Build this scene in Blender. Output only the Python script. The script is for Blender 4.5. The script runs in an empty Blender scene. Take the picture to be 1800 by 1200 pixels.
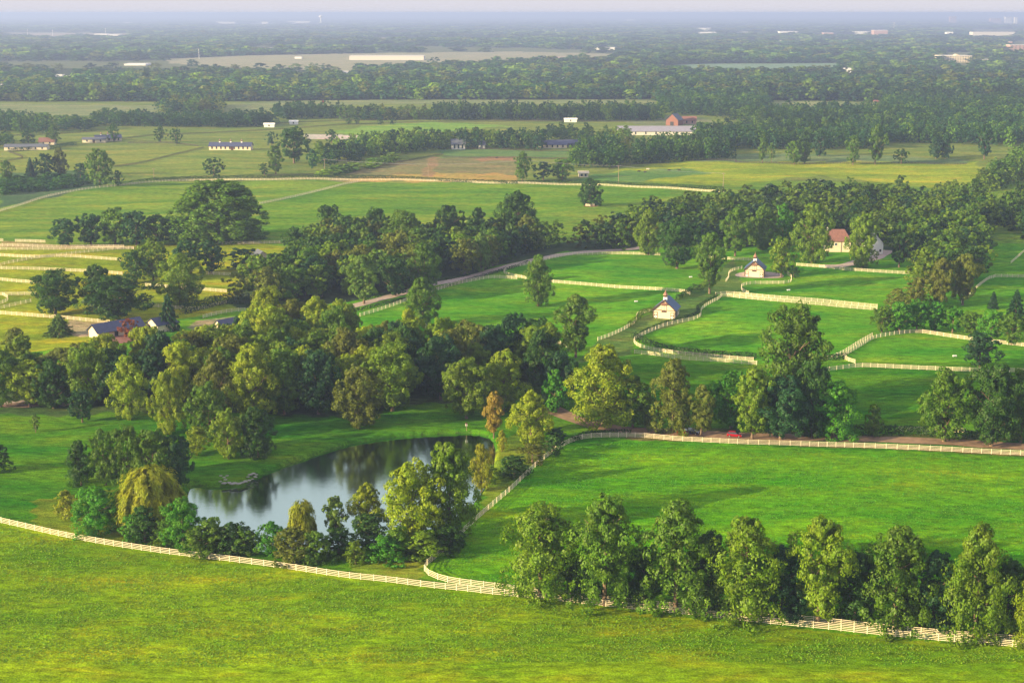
import bpy, math, random
import numpy as np
from mathutils import Vector, Matrix
random.seed(7); RNG = np.random.default_rng(11)
S = bpy.context.scene; C = S.collection

# ---------------------------------------------------------------- camera, light, exposure
CAM_H = 120.0; FPX = 2400.0; YH = 23.0            # height above ground, focal length and horizon row (1800 px wide picture)
TH = math.atan((600 - YH) / FPX); CT, ST = math.cos(TH), math.sin(TH)
cam_d = bpy.data.cameras.new('camera'); cam = bpy.data.objects.new('camera', cam_d); C.objects.link(cam)
cam_d.sensor_width = 36; cam_d.lens = FPX / 1800 * 36; cam_d.clip_start = 1; cam_d.clip_end = 200000
cam.location = (0, 0, CAM_H); cam.rotation_euler = (math.pi / 2 - TH, 0, 0); S.camera = cam
SUN_EL = math.radians(15); SUN_AZ = math.radians(24)   # light travels towards +x and a little away from the camera
ldir = Vector((math.cos(SUN_EL) * math.cos(SUN_AZ), math.cos(SUN_EL) * math.sin(SUN_AZ), -math.sin(SUN_EL)))
sd = bpy.data.lights.new('sun', 'SUN'); sun = bpy.data.objects.new('sun', sd); C.objects.link(sun)
sd.energy = 5.0; sd.angle = math.radians(0.6); sd.color = (1.0, 0.80, 0.43)
sun.rotation_euler = ldir.to_track_quat('-Z', 'Y').to_euler()
W = bpy.data.worlds.new('World'); S.world = W; W.use_nodes = True
nt = W.node_tree; bg = nt.nodes['Background']
sky = nt.nodes.new('ShaderNodeTexSky'); sky.sky_type = 'NISHITA'; sky.sun_disc = False
sky.sun_elevation = SUN_EL; sky.sun_rotation = math.atan2(-ldir.x, -ldir.y); sky.air_density = 1.0; sky.dust_density = 2.5; sky.ozone_density = 2.0
mx = nt.nodes.new('ShaderNodeMix'); mx.data_type = 'RGBA'; mx.inputs[0].default_value = 0.55
mx.inputs[7].default_value = (10.0, 9.7, 10.7, 1)      # thin high cloud veil
nt.links.new(sky.outputs[0], mx.inputs[6]); nt.links.new(mx.outputs[2], bg.inputs[0]); bg.inputs[1].default_value = 0.050
S.view_settings.view_transform = 'Standard'; S.view_settings.look = 'None'; S.view_settings.exposure = 1.38; S.view_settings.gamma = 1
S.render.engine = 'CYCLES'
cy = S.cycles; cy.use_denoising = True; cy.max_bounces = 6; cy.diffuse_bounces = 3; cy.glossy_bounces = 3; cy.transmission_bounces = 4
cy.volume_bounces = 0; cy.transparent_max_bounces = 4; cy.caustics_reflective = False; cy.caustics_refractive = False
cy.sample_clamp_indirect = 4

# ---------------------------------------------------------------- terrain height and pixel -> ground
POND_PX = [(338,850),(365,851),(400,849),(432,845),(452,833),(500,814),(560,793),(620,775),(700,763),(770,758),(835,757),(862,770),(866,800),(850,850),(800,905),(720,935),(640,955),(560,965),(470,965),(410,945),(350,925),(330,895)]
def flat(x, y):
    u = (x - 900) / FPX; v = (y - 600) / FPX
    t = CAM_H / (ST + v * CT); return u * t, (CT - v * ST) * t
def inpoly(px, py, poly):
    px = np.asarray(px, float); py = np.asarray(py, float); r = np.zeros(px.shape, bool); n = len(poly)
    for i in range(n):
        x0, y0 = poly[i]; x1, y1 = poly[(i + 1) % n]
        c = ((y0 > py) != (y1 > py)); den = (y1 - y0) if y1 != y0 else 1e-9
        r ^= c & (px < (x1 - x0) * (py - y0) / den + x0)
    return r
def polydist(px, py, poly):
    d = np.full(np.shape(px), 1e9); n = len(poly)
    for i in range(n):
        x0, y0 = poly[i]; x1, y1 = poly[(i + 1) % n]
        dx, dy = x1 - x0, y1 - y0
        t = np.clip(((px - x0) * dx + (py - y0) * dy) / (dx * dx + dy * dy + 1e-9), 0, 1)
        d = np.minimum(d, np.hypot(px - x0 - t * dx, py - y0 - t * dy))
    return np.where(inpoly(px, py, poly), -d, d)
def smoothpoly(p, n=4):
    out = []
    for i in range(len(p)):
        a, b, c, d = [np.array(p[(i + k - 1) % len(p)]) for k in range(4)]
        for j in range(n):
            t = j / n
            out.append(tuple(.5 * ((2 * b) + (c - a) * t + (2 * a - 5 * b + 4 * c - d) * t * t + (3 * b - a - 3 * c + d) * t ** 3)))
    return out
POND = smoothpoly([flat(*p) for p in POND_PX])
PC = np.mean(np.array(POND), axis=0)
def roll(x, y):
    a = 0.75 * np.sin(x / 21 + y / 37 + 1.0) + 0.6 * np.sin(y / 17 - x / 49 + 2.0) + 0.35 * np.sin(x / 9.3 - y / 15.7) + 1.2 * np.sin(x / 83 + 0.5) * np.sin(y / 71)
    return a
def hgt(x, y):
    x = np.asarray(x, float); y = np.asarray(y, float)
    fade = np.clip((1700 - y) / 700, 0, 1) * np.clip((np.hypot(x - PC[0], y - PC[1]) - 55) / 50, 0, 1)
    fade = fade * np.clip((900 - np.abs(x)) / 300, 0, 1)
    return roll(x, y) * fade * 0.62
def P(x, y):
    u = (x - 900) / FPX; v = (y - 600) / FPX
    d = (u, CT - v * ST, -(ST + v * CT)); t = CAM_H / -d[2]
    for _ in range(6): t = (CAM_H - float(hgt(d[0] * t, d[1] * t))) / -d[2]
    X, Y = d[0] * t, d[1] * t
    return Vector((X, Y, float(hgt(X, Y))))
def PZ(x, y, z):
    u = (x - 900) / FPX; v = (y - 600) / FPX
    t = (CAM_H - z) / (ST + v * CT); return Vector((u * t, (CT - v * ST) * t, z))
def pxm(y): return (y - YH) * CT / CAM_H          # picture pixels per metre at ground row y
def proj(X, Y, Z=0.0):
    zc = Y * CT + (CAM_H - Z) * ST; yc = (CAM_H - Z) * CT - Y * ST
    return 900 + FPX * X / zc, 600 + FPX * yc / zc

# ---------------------------------------------------------------- materials
def new_mat(name):
    m = bpy.data.materials.new(name); m.use_nodes = True; n = m.node_tree.nodes; l = m.node_tree.links
    return m, n, l, n['Principled BSDF']
def mat(name, col, rough=.8, noise=.15, scale=3.0, bump=0.0, spec=.3, metal=0):
    m, n, l, b = new_mat(name)
    b.inputs['Roughness'].default_value = rough; b.inputs['Metallic'].default_value = metal
    b.inputs['Specular IOR Level'].default_value = spec
    tc = n.new('ShaderNodeTexCoord'); nz = n.new('ShaderNodeTexNoise'); nz.inputs['Scale'].default_value = scale; nz.inputs['Detail'].default_value = 5
    l.new(tc.outputs['Object'], nz.inputs['Vector'])
    mr = n.new('ShaderNodeMapRange'); mr.inputs['From Min'].default_value = .3; mr.inputs['From Max'].default_value = .7
    mr.inputs['To Min'].default_value = 1 - noise; mr.inputs['To Max'].default_value = 1 + noise
    l.new(nz.outputs[0], mr.inputs[0])
    vm = n.new('ShaderNodeVectorMath'); vm.operation = 'SCALE'; vm.inputs[0].default_value = col[:3]
    l.new(mr.outputs[0], vm.inputs['Scale']); l.new(vm.outputs[0], b.inputs['Base Color'])
    if bump:
        bp = n.new('ShaderNodeBump'); bp.inputs['Strength'].default_value = bump; l.new(nz.outputs[0], bp.inputs['Height']); l.new(bp.outputs[0], b.inputs['Normal'])
    return m
def leaf_mat(name, src):
    m = bpy.data.materials.new(name); m.use_nodes = True; n = m.node_tree.nodes; l = m.node_tree.links; n.clear()
    out = n.new('ShaderNodeOutputMaterial')
    if src == 'obj':
        oi = n.new('ShaderNodeObjectInfo'); col = oi.outputs['Color']
    else:
        at = n.new('ShaderNodeAttribute'); at.attribute_name = 'tint'; col = at.outputs['Color']
    tc = n.new('ShaderNodeNewGeometry'); nz = n.new('ShaderNodeTexNoise'); nz.inputs['Scale'].default_value = .33; nz.inputs['Detail'].default_value = 4
    l.new(tc.outputs['Position'], nz.inputs['Vector'])
    hs = n.new('ShaderNodeHueSaturation'); l.new(col, hs.inputs['Color'])
    mr = n.new('ShaderNodeMapRange'); mr.inputs[1].default_value = .3; mr.inputs[2].default_value = .7; mr.inputs[3].default_value = .487; mr.inputs[4].default_value = .517
    l.new(nz.outputs[0], mr.inputs[0]); l.new(mr.outputs[0], hs.inputs['Hue'])
    wn = n.new('ShaderNodeMath'); wn.operation = 'MULTIPLY_ADD'; wn.inputs[1].default_value = .7; wn.inputs[2].default_value = .65
    if src == 'obj':
        l.new(tc.outputs['Random Per Island'], wn.inputs[0])
    else: l.new(nz.outputs[0], wn.inputs[0])
    l.new(wn.outputs[0], hs.inputs['Value'])
    d = n.new('ShaderNodeBsdfDiffuse'); t = n.new('ShaderNodeBsdfTranslucent'); g = n.new('ShaderNodeBsdfGlossy'); g.inputs['Roughness'].default_value = .55
    l.new(hs.outputs[0], d.inputs[0])
    tm = n.new('ShaderNodeVectorMath'); tm.operation = 'MULTIPLY'; tm.inputs[1].default_value = (1.5, 1.5, .5); l.new(hs.outputs[0], tm.inputs[0]); l.new(tm.outputs[0], t.inputs[0])
    m1 = n.new('ShaderNodeMixShader'); m1.inputs[0].default_value = .36; l.new(d.outputs[0], m1.inputs[1]); l.new(t.outputs[0], m1.inputs[2])
    m2 = n.new('ShaderNodeMixShader'); m2.inputs[0].default_value = .02; l.new(m1.outputs[0], m2.inputs[1]); l.new(g.outputs[0], m2.inputs[2])
    l.new(m2.outputs[0], out.inputs[0]); return m
LEAF = leaf_mat('leaf', 'obj'); LEAFFAR = leaf_mat('leaf_far', 'attr')
M = dict(
 bark=mat('bark', (.16, .11, .075), .9, .35, 2.5, .5), white=mat('white_paint', (.80, .68, .50), .6, .10, 1.2),
 brown=mat('dark_creosote', (.055, .04, .035), .8, .2, 2), cream=mat('cream_wall', (.66, .56, .41), .8, .06, 2),
 timber=mat('brown_timber', (.08, .032, .02), .7, .2, 2), blue=mat('blue_metal_roof', (.05, .105, .22), .45, .12, .8, metal=.1, spec=.5),
 navy=mat('navy_roof', (.055, .065, .13), .5, .15, .8), slate=mat('slate_roof', (.10, .11, .14), .7, .2, .8),
 redroof=mat('red_tile_roof', (.21, .10, .08), .8, .2, 1.5), brick=mat('red_brick', (.22, .10, .075), .85, .2, 2.0),
 dark=mat('dark_opening', (.02, .02, .025), .5, .1, 2), glass=mat('window_glass', (.03, .045, .06), .12, .1, 1, spec=.8),
 grey=mat('grey_metal', (.25, .24, .30), .5, .1, .5), pale=mat('pale_stone', (.62, .58, .52), .8, .12, 1.0), wht=mat('bright_white', (.82, .80, .78), .6, .05, 1),
 stone=mat('rock', (.30, .28, .25), .9, .35, 1.3, .6), gravel=mat('pink_gravel', (.42, .33, .29), .95, .2, .9, .3), dirt=mat('orange_dirt', (.26, .165, .10), .95, .3, .5, .3),
 red=mat('red_paint', (.30, .006, .012), .25, .03, 1, spec=.6), black=mat('black_rubber', (.02, .02, .02), .7, .1, 3), darkcar=mat('dark_blue_paint', (.02, .025, .05), .25, .05, 1, spec=.6),
 chrome=mat('alloy', (.55, .55, .55), .3, .05, 1, metal=.8), lamp=mat('lamp_glass', (.75, .72, .66), .2, .05, 1), tail=mat('tail_glass', (.4, .01, .01), .3, .05, 1),
 copper=mat('copper_roof', (.28, .15, .11), .5, .2, 1), wood=mat('pole_wood', (.30, .22, .15), .85, .2, 2), cow=mat('black_hide', (.03, .02, .018), .8, .3, 2), cowl=mat('pale_hide', (.7, .62, .5), .8, .1, 2),
 soil=mat('bare_soil', (.22, .09, .045), .95, .3, .6, .4), terra=mat('salmon_wall', (.42, .25, .19), .8, .1, 1))

# ---------------------------------------------------------------- object helpers
def link(o): C.objects.link(o); return o
def tag(o, label=None, cat=None, group=None, kind=None):
    if label: o['label'] = label
    if cat: o['category'] = cat
    if group: o['group'] = group
    if kind: o['kind'] = kind
    return o
def empty(name, loc, rz=0.0, label=None, cat=None, group=None):
    o = bpy.data.objects.new(name, None); o.empty_display_size = .1; o.location = loc; o.rotation_euler = (0, 0, rz); link(o)
    return tag(o, label, cat, group)
def mesh_np(name, V, F, m):
    me = bpy.data.meshes.new(name); V = np.asarray(V, np.float32); F = np.asarray(F, np.int32); k = F.shape[1]
    me.vertices.add(len(V)); me.vertices.foreach_set('co', V.ravel())
    me.loops.add(F.size); me.loops.foreach_set('vertex_index', F.ravel())
    me.polygons.add(len(F)); me.polygons.foreach_set('loop_start', np.arange(0, F.size, k, dtype=np.int32)); me.polygons.foreach_set('loop_total', np.full(len(F), k, np.int32))
    if m: me.materials.append(m)
    me.update(calc_edges=True); return me
def obj(name, me, parent=None):
    o = bpy.data.objects.new(name, me); o.parent = parent; return link(o)
class MB:
    def __init__(s): s.v = []; s.f = []
    def poly(s, vs, fs):
        b = len(s.v); s.v += [tuple(v) for v in vs]; s.f += [tuple(b + i for i in f) for f in fs]; return s
    def box(s, x0, x1, y0, y1, z0, z1):
        return s.poly([(x0,y0,z0),(x1,y0,z0),(x1,y1,z0),(x0,y1,z0),(x0,y0,z1),(x1,y0,z1),(x1,y1,z1),(x0,y1,z1)],
                      [(0,3,2,1),(4,5,6,7),(0,1,5,4),(1,2,6,5),(2,3,7,6),(3,0,4,7)])
    def bar(s, a, b, w, h, up=Vector((0,0,1))):
        a, b = Vector(a), Vector(b); d = (b - a).normalized(); side = d.cross(up)
        side = side.normalized() if side.length > 1e-4 else Vector((1,0,0)); u = side.cross(d)
        q = [a + side * sx * w / 2 + u * sz * h / 2 for sx, sz in ((-1,-1),(1,-1),(1,1),(-1,1))]; q += [p + (b - a) for p in q]
        return s.poly(q, [(0,1,2,3),(7,6,5,4),(0,4,5,1),(1,5,6,2),(2,6,7,3),(3,7,4,0)])
    def tube(s, pts, rs, n=7, cap=True):
        b = len(s.v); pts = [Vector(p) for p in pts]
        for i, p in enumerate(pts):
            d = (pts[min(i+1, len(pts)-1)] - pts[max(i-1, 0)]).normalized()
            a = d.orthogonal().normalized() if abs(d.z) < .999 else Vector((1,0,0)); c = d.cross(a)
            for k in range(n):
                t = 2 * math.pi * k / n; s.v.append(tuple(p + (a * math.cos(t) + c * math.sin(t)) * rs[i]))
        for i in range(len(pts) - 1):
            for k in range(n): s.f.append((b+i*n+k, b+i*n+(k+1)%n, b+(i+1)*n+(k+1)%n, b+(i+1)*n+k))
        if cap: s.f.append(tuple(b + k for k in range(n))[::-1]); s.f.append(tuple(b + (len(pts)-1)*n + k for k in range(n)))
        return s
    def lathe(s, prof, n=12, c=(0,0,0)):
        b = len(s.v)
        for r, z in prof:
            for k in range(n):
                t = 2 * math.pi * (k + .5) / n; s.v.append((c[0] + r * math.cos(t), c[1] + r * math.sin(t), c[2] + z))
        for i in range(len(prof) - 1):
            for k in range(n): s.f.append((b+i*n+k, b+i*n+(k+1)%n, b+(i+1)*n+(k+1)%n, b+(i+1)*n+k))
        s.f.append(tuple(b + (len(prof)-1)*n + k for k in range(n))); return s
    def build(s, name, m, parent=None):
        me = bpy.data.meshes.new(name); me.from_pydata(s.v, [], s.f); me.materials.append(m); me.validate(); me.update()
        return obj(name, me, parent)

# ---------------------------------------------------------------- ground
def ground():
    ys = [-900, -600, -300, 0, 90, 150, 190, 215]; y = 235.0
    while y < 45000:
        ys.append(y); y += max(.75, y * .0021) if y < 900 else max(.75, y * y / (CAM_H * FPX) * 1.1, y * .0025)
    ys.append(45000); ys = np.array(ys)
    us = np.concatenate([-np.array([5, 3.4, 2.2, 1.5, 1.05, .8, .65, .55, .48]), np.linspace(-.42, .42, 430), np.array([.48, .55, .65, .8, 1.05, 1.5, 2.2, 3.4, 5])])
    Y = np.repeat(ys[:, None], len(us), 1); wd = np.where(ys > 150, ys + 20, 170.0); 
    X = us[None, :] * (wd[:, None] + 0)
    X = np.where(np.abs(us)[None, :] > .45, X + np.sign(us)[None, :] * 1500 * (np.abs(us)[None, :] - .42), X)
    d = polydist(X, Y, POND) if False else None
    Z = hgt(X, Y)
    near = (np.hypot(X - PC[0], Y - PC[1]) < 140)
    dd = polydist(X[near], Y[near], POND)
    Z[near] += np.where(dd < 1.2, -2.4 * np.clip((1.6 - dd) / 2.6, 0, 1) ** .8, 0)
    PX, PY = proj(X, np.maximum(Y, 200))
    PY = np.where(Y < 200, 1500, PY); PX = np.where(Y < 200, 900, PX)
    col = np.empty(X.shape + (3,)); col[:] = (.15, .21, .06)
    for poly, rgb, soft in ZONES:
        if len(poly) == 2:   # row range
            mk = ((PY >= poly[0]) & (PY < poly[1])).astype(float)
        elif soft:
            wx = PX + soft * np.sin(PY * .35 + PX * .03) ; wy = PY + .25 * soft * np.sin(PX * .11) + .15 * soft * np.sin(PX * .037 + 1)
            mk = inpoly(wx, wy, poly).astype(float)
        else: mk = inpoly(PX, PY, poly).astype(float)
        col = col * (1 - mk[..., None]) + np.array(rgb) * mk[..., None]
    if True:   # bare mud just at the waterline
        c2 = col[near]; k = ((dd > -2) & (dd < .5)).astype(float)[:, None] * .8; col[near] = c2 * (1 - k) + np.array((.045, .06, .02)) * k
    ny, nx = X.shape; idx = np.arange(ny * nx).reshape(ny, nx)
    F = np.stack([idx[:-1, :-1], idx[:-1, 1:], idx[1:, 1:], idx[1:, :-1]], -1).reshape(-1, 4)
    V = np.stack([X, Y, Z], -1).reshape(-1, 3)
    m, n, l, b = new_mat('grass_ground'); b.inputs['Roughness'].default_value = 1; b.inputs['Specular IOR Level'].default_value = 0
    me = mesh_np('ground', V, F, m)
    a = me.color_attributes.new('tint', 'FLOAT_COLOR', 'POINT'); a.data.foreach_set('color', np.concatenate([col.reshape(-1, 3), np.ones((ny * nx, 1))], 1).astype(np.float32).ravel())
    me.polygons.foreach_set('use_smooth', np.ones(len(F), bool))
    at = n.new('ShaderNodeAttribute'); at.attribute_name = 'tint'; tc = n.new('ShaderNodeTexCoord')
    def noise(scale, det, stretch=(1, 1, 1), rough=.55):
        mp = n.new('ShaderNodeMapping'); mp.inputs['Scale'].default_value = stretch; mp.inputs['Rotation'].default_value = (0, 0, math.radians(18)); l.new(tc.outputs['Object'], mp.inputs[0])
        z = n.new('ShaderNodeTexNoise'); z.inputs['Scale'].default_value = scale; z.inputs['Detail'].default_value = det; z.inputs['Roughness'].default_value = rough; l.new(mp.outputs[0], z.inputs['Vector']); return z.outputs[0]
    n1 = noise(.032, 7, (.4, 1.5, 1), .68); n2 = noise(.5, 5, (.5, 1.2, 1), .7); n3 = noise(2.6, 3, (1, 1, 1), .7)
    def rng(s, lo, hi, a=.3, bb=.7):
        r = n.new('ShaderNodeMapRange'); r.inputs[1].default_value = a; r.inputs[2].default_value = bb; r.inputs[3].default_value = lo; r.inputs[4].default_value = hi; l.new(s, r.inputs[0]); return r.outputs[0]
    hs = n.new('ShaderNodeHueSaturation'); l.new(at.outputs['Color'], hs.inputs['Color']); l.new(rng(n1, .462, .53), hs.inputs['Hue'])
    v1 = n.new('ShaderNodeMath'); v1.operation = 'MULTIPLY'; l.new(rng(n1, 1.32, .70), v1.inputs[0]); l.new(rng(n2, .48, 1.52), v1.inputs[1])  # grass mottling; stretched noise also puts sunlit and shaded stripes into the colour
    v2 = n.new('ShaderNodeMath'); v2.operation = 'MULTIPLY'; l.new(v1.outputs[0], v2.inputs[0]); l.new(rng(n3, .55, 1.45), v2.inputs[1])
    l.new(v2.outputs[0], hs.inputs['Value'])
    # dry yellow patches
    n4 = noise(.09, 6, (.45, 1.2, 1), .7); dry = n.new('ShaderNodeMix'); dry.data_type = 'RGBA'; dm = n.new('ShaderNodeVectorMath'); dm.operation = 'MULTIPLY'; dm.inputs[1].default_value = (1.6, 1.0, 1.3); l.new(hs.outputs[0], dm.inputs[0])
    l.new(rng(n4, 0, .85, .49, .68), dry.inputs[0]); l.new(hs.outputs[0], dry.inputs[6]); l.new(dm.outputs[0], dry.inputs[7]); l.new(dry.outputs[2], b.inputs['Base Color'])
    bp = n.new('ShaderNodeBump'); bp.inputs['Strength'].default_value = .8; bp.inputs['Distance'].default_value = .5
    ad = n.new('ShaderNodeMath'); ad.operation = 'MULTIPLY_ADD'; ad.inputs[1].default_value = .45; l.new(n3, ad.inputs[0]); l.new(n2, ad.inputs[2]); l.new(ad.outputs[0], bp.inputs['Height']); l.new(bp.outputs[0], b.inputs['Normal'])
    return tag(obj('ground', me), 'rolling green pasture and lawn reaching to the horizon', None, None, 'structure')
FARW = (.05, .075, .03)
ZONES = [
 ((0, 120), (.11, .14, .055), 0), ((120, 176), FARW, 0),
 ((176, 320), (.14, .20, .035), 0), ((320, 432), (.12, .22, .02), 0), ((432, 640), (.078, .25, .008), 0), ((640, 3000), (.05, .17, .005), 0),
 # left white fenced paddocks
 ([(-200,428),(420,428),(560,440),(420,540),(300,560),(240,600),(-200,640)], (.20,.265,.010), 0),
 ([(-200,312),(330,317),(635,318),(460,365),(520,425),(380,430),(-200,432)], (.13,.235,.02), 0),
 # front field and right field
 ([(-900,885),(0,916),(180,955),(417,987),(600,1012),(753,1031),(983,1054),(1200,1078),(1467,1105),(1700,1129),(2600,1200),(4000,4000),(-4000,4000),(-2500,1200)], (.15,.265,.003), 0),
 ([(745,1003),(777,972),(840,913),(900,858),(933,826),(1000,777),(1083,767),(1300,780),(1600,790),(1800,799),(2600,830),(2600,1190),(1700,1128),(1200,1076),(883,1043)], (.080,.255,.003), 0),
 # lawn west of the pond, gold edge
 ([(60,880),(200,860),(230,930),(300,955),(180,952),(60,930)], (.14,.20,.012), 8),
 ([(640,975),(745,985),(740,1025),(600,1010)], (.11,.20,.015), 6),
 ([(860,800),(900,760),(990,775),(900,850),(850,905),(850,850)], (.12,.20,.015), 6),
 # woodland floors
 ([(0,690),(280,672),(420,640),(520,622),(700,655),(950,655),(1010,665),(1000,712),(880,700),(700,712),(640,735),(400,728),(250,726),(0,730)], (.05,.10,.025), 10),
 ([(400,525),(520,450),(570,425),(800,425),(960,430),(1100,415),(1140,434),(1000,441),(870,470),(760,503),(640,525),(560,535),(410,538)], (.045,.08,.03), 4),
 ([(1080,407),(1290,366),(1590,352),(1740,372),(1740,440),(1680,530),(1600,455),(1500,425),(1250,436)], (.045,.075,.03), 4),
 ([(0,706),(60,702),(90,712),(0,716)], (.2,.16,.12), 4),
 # bare bank north of the dirt lane and duller strip at the hedge foot
 ([(1100,762),(1200,765),(1500,776),(1800,790),(1800,797),(1500,783),(1200,773),(1100,768)], (.14,.13,.04), 3),
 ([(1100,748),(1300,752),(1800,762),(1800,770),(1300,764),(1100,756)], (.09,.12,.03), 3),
 # barn lane
 ([(1050,600),(1147,552),(1215,513),(1290,455),(1310,512),(1262,520),(1232,545),(1220,565),(1133,586),(1113,598),(1110,622),(1010,640)], (.09,.17,.03), 0),
 # upper fields
 ([(455,358),(533,342),(635,318),(1180,328),(1180,345),(1100,360),(900,380),(570,380),(500,420),(450,415)], (.10,.22,.015), 0),
 ([(1090,298),(1240,270),(1720,285),(1725,318),(1640,330),(1450,310),(1290,325),(1180,325),(1070,312)], (.21,.29,.02), 5),
 ([(1000,318),(1110,300),(1200,296),(1250,303),(1120,323)], (.09,.20,.04), 5),
 ([(1200,285),(1480,285),(1700,287),(1700,281),(1480,272),(1300,270)], (.13,.20,.07), 4),
 ([(580,318),(610,300),(770,275),(910,273),(908,318)], (.18,.185,.07), 3),
 ([(600,317),(905,320),(908,308),(780,305),(640,310)], (.34,.27,.07), 4),
 ([(738,310),(760,312),(772,276),(758,274)], (.25,.19,.085), 3),
 ([(830,272),(905,272),(905,283),(840,284)], (.24,.17,.08), 3),
 ([(770,262),(1020,264),(1010,276),(780,277)], (.10,.19,.05), 3),
 ([(535,236),(600,236),(640,239),(638,245),(540,244)], (.44,.42,.33), 0),
 ([(575,232),(640,222),(760,214),(900,222),(780,230),(640,236)], (.16,.30,.04), 3),
 ([(120,300),(220,292),(360,262),(470,262),(468,310),(270,312),(210,312),(120,330)], (.15,.22,.035), 0),
 ([(0,268),(350,258),(340,265),(200,293),(130,300),(0,300)], (.17,.225,.035), 0),
 ([(0,305),(130,302),(200,325),(60,350),(0,368)], (.07,.13,.05), 4),
 ([(330,572),(345,560),(400,552),(440,548),(440,568),(400,576),(350,582)], (.20,.22,.10), 0),
 ([(120,560),(200,565),(235,570),(220,585),(140,590),(115,580)], (.34,.29,.16), 2),
 ([(0,426),(90,430),(240,432),(240,437),(0,437)], (.24,.22,.07), 2),
 # far fields
 ([(-20,150),(60,147),(110,152),(-20,158)], (.2,.2,.12), 0), ([(190,127),(300,126),(300,131),(190,133)], (.3,.28,.18), 0), ([(1040,112),(1100,113),(1085,120),(1035,120)], (.3,.25,.18), 0), ([(640,66),(900,68),(900,71),(640,70)], (.25,.27,.18), 0), ([(900,58),(1130,59),(1130,62),(900,61)], (.25,.27,.18), 0), ([(1250,82),(1500,84),(1500,88),(1250,87)], (.22,.27,.16), 0), ([(60,88),(300,90),(300,94),(60,93)], (.24,.26,.17), 0), ([(1560,112),(1640,112),(1640,117),(1560,117)], (.22,.27,.17), 0), ([(0,58),(240,59),(240,64),(0,63)], (.3,.28,.2), 0), ([(1200,60),(1700,62),(1700,66),(1200,64)], (.25,.26,.2), 0), ([(380,43),(560,42),(560,45),(380,46)], (.3,.28,.2), 0),
 ([(290,104),(420,98),(620,94),(900,91),(1050,94),(1132,98),(1060,109),(940,112),(620,125),(480,122),(300,112)], (.27,.28,.16), 0),
 ([(960,99),(1060,104),(1010,109),(900,108)], (.38,.30,.22), 2),
 ([(430,83),(500,84),(495,93),(440,94)], (.28,.30,.20), 0),
 ([(1150,118),(1200,113),(1480,111),(1475,130),(1300,133),(1150,127)], (.15,.25,.15), 0),
 ([(1417,100),(1500,100),(1500,106),(1420,106)], (.30,.30,.2), 0), ([(1640,133),(1800,136),(1800,140),(1640,137)], (.2,.25,.15), 0),
 ([(0,182),(160,184),(330,187),(480,178),(600,176),(1150,175),(1150,182),(600,184),(460,200),(220,204),(0,206)], (.17,.22,.08), 0),
 ([(1360,177),(1480,179),(1560,183),(1500,196),(1400,200),(1362,200)], (.19,.24,.09), 0),
 ([(1100,200),(1230,206),(1280,222),(1230,235),(1100,215)], (.15,.19,.08), 3),
]
GROUND = ground()

# ---------------------------------------------------------------- pond
def pond():
    m = bpy.data.materials.new('pond_water'); m.use_nodes = True; n = m.node_tree.nodes; l = m.node_tree.links; n.clear()
    out = n.new('ShaderNodeOutputMaterial'); d = n.new('ShaderNodeBsdfDiffuse'); d.inputs[0].default_value = (.012, .165, .07, 1)
    g = n.new('ShaderNodeBsdfGlossy'); g.inputs['Roughness'].default_value = .09; g.inputs[0].default_value = (.56, .70, .61, 1)
    fr = n.new('ShaderNodeFresnel'); fr.inputs[0].default_value = 1.7
    tc = n.new('ShaderNodeTexCoord'); mp = n.new('ShaderNodeMapping'); mp.inputs['Scale'].default_value = (.5, 1.6, 1); l.new(tc.outputs['Object'], mp.inputs[0])
    nz = n.new('ShaderNodeTexNoise'); nz.inputs['Scale'].default_value = 1.6; nz.inputs['Detail'].default_value = 5; l.new(mp.outputs[0], nz.inputs['Vector'])
    bp = n.new('ShaderNodeBump'); bp.inputs['Strength'].default_value = .10; bp.inputs['Distance'].default_value = .12; l.new(nz.outputs[0], bp.inputs['Height'])
    for s in (g, fr): l.new(bp.outputs[0], s.inputs['Normal'])
    mxs = n.new('ShaderNodeMixShader'); l.new(fr.outputs[0], mxs.inputs[0]); l.new(d.outputs[0], mxs.inputs[1]); l.new(g.outputs[0], mxs.inputs[2]); l.new(mxs.outputs[0], out.inputs[0])
    mb = MB(); out_p = [(PC[0] + (p[0] - PC[0]) * 1.01, PC[1] + (p[1] - PC[1]) * 1.01, -1.05) for p in POND]
    mb.poly(out_p, [tuple(range(len(out_p)))]); o = mb.build('pond_water', m)
    tag(o, 'still dark green pond mirroring trees and pale sky', None, None, 'structure')
pond()

# ---------------------------------------------------------------- grass tufts
def tufts(n, poly, base, seed, lab, top=1125):
    rng = np.random.default_rng(seed); zz = rng.uniform(238, 395, n * 2); xx = rng.uniform(-.42, .42, n * 2) * zz
    PX, PY = proj(xx, zz); k = inpoly(PX, PY, poly)
    den = np.sin(xx / 3.1 + 2 * np.sin(zz / 5.3)) + np.sin(zz / 2.3 - xx / 6.1) + rng.normal(0, 1.1, n * 2); k &= den > -.5
    xx, zz = xx[k][:n], zz[k][:n]; m_ = len(xx); pos = np.stack([xx, zz, hgt(xx, zz) + .06], 1)
    nr = rng.normal(0, .55, (m_, 3)); nr[:, 2] = 1; nr /= np.linalg.norm(nr, axis=1)[:, None]
    V, F = cards(pos, nr, .42, rng, .55); c = np.array(base)[None] * rng.uniform(.75, 1.35, m_)[:, None] * np.stack([rng.uniform(.75, 1.35, m_), np.ones(m_), np.ones(m_)], 1)
    me = mesh_np('grass_tufts', V, F, LEAFFAR); a = me.color_attributes.new('tint', 'FLOAT_COLOR', 'POINT')
    cc = np.concatenate([np.repeat(c, 4, 0), np.ones((m_ * 4, 1))], 1).astype(np.float32); a.data.foreach_set('color', cc.ravel())
    tag(obj('grass_tufts', me), lab, None, None, 'stuff')
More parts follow.
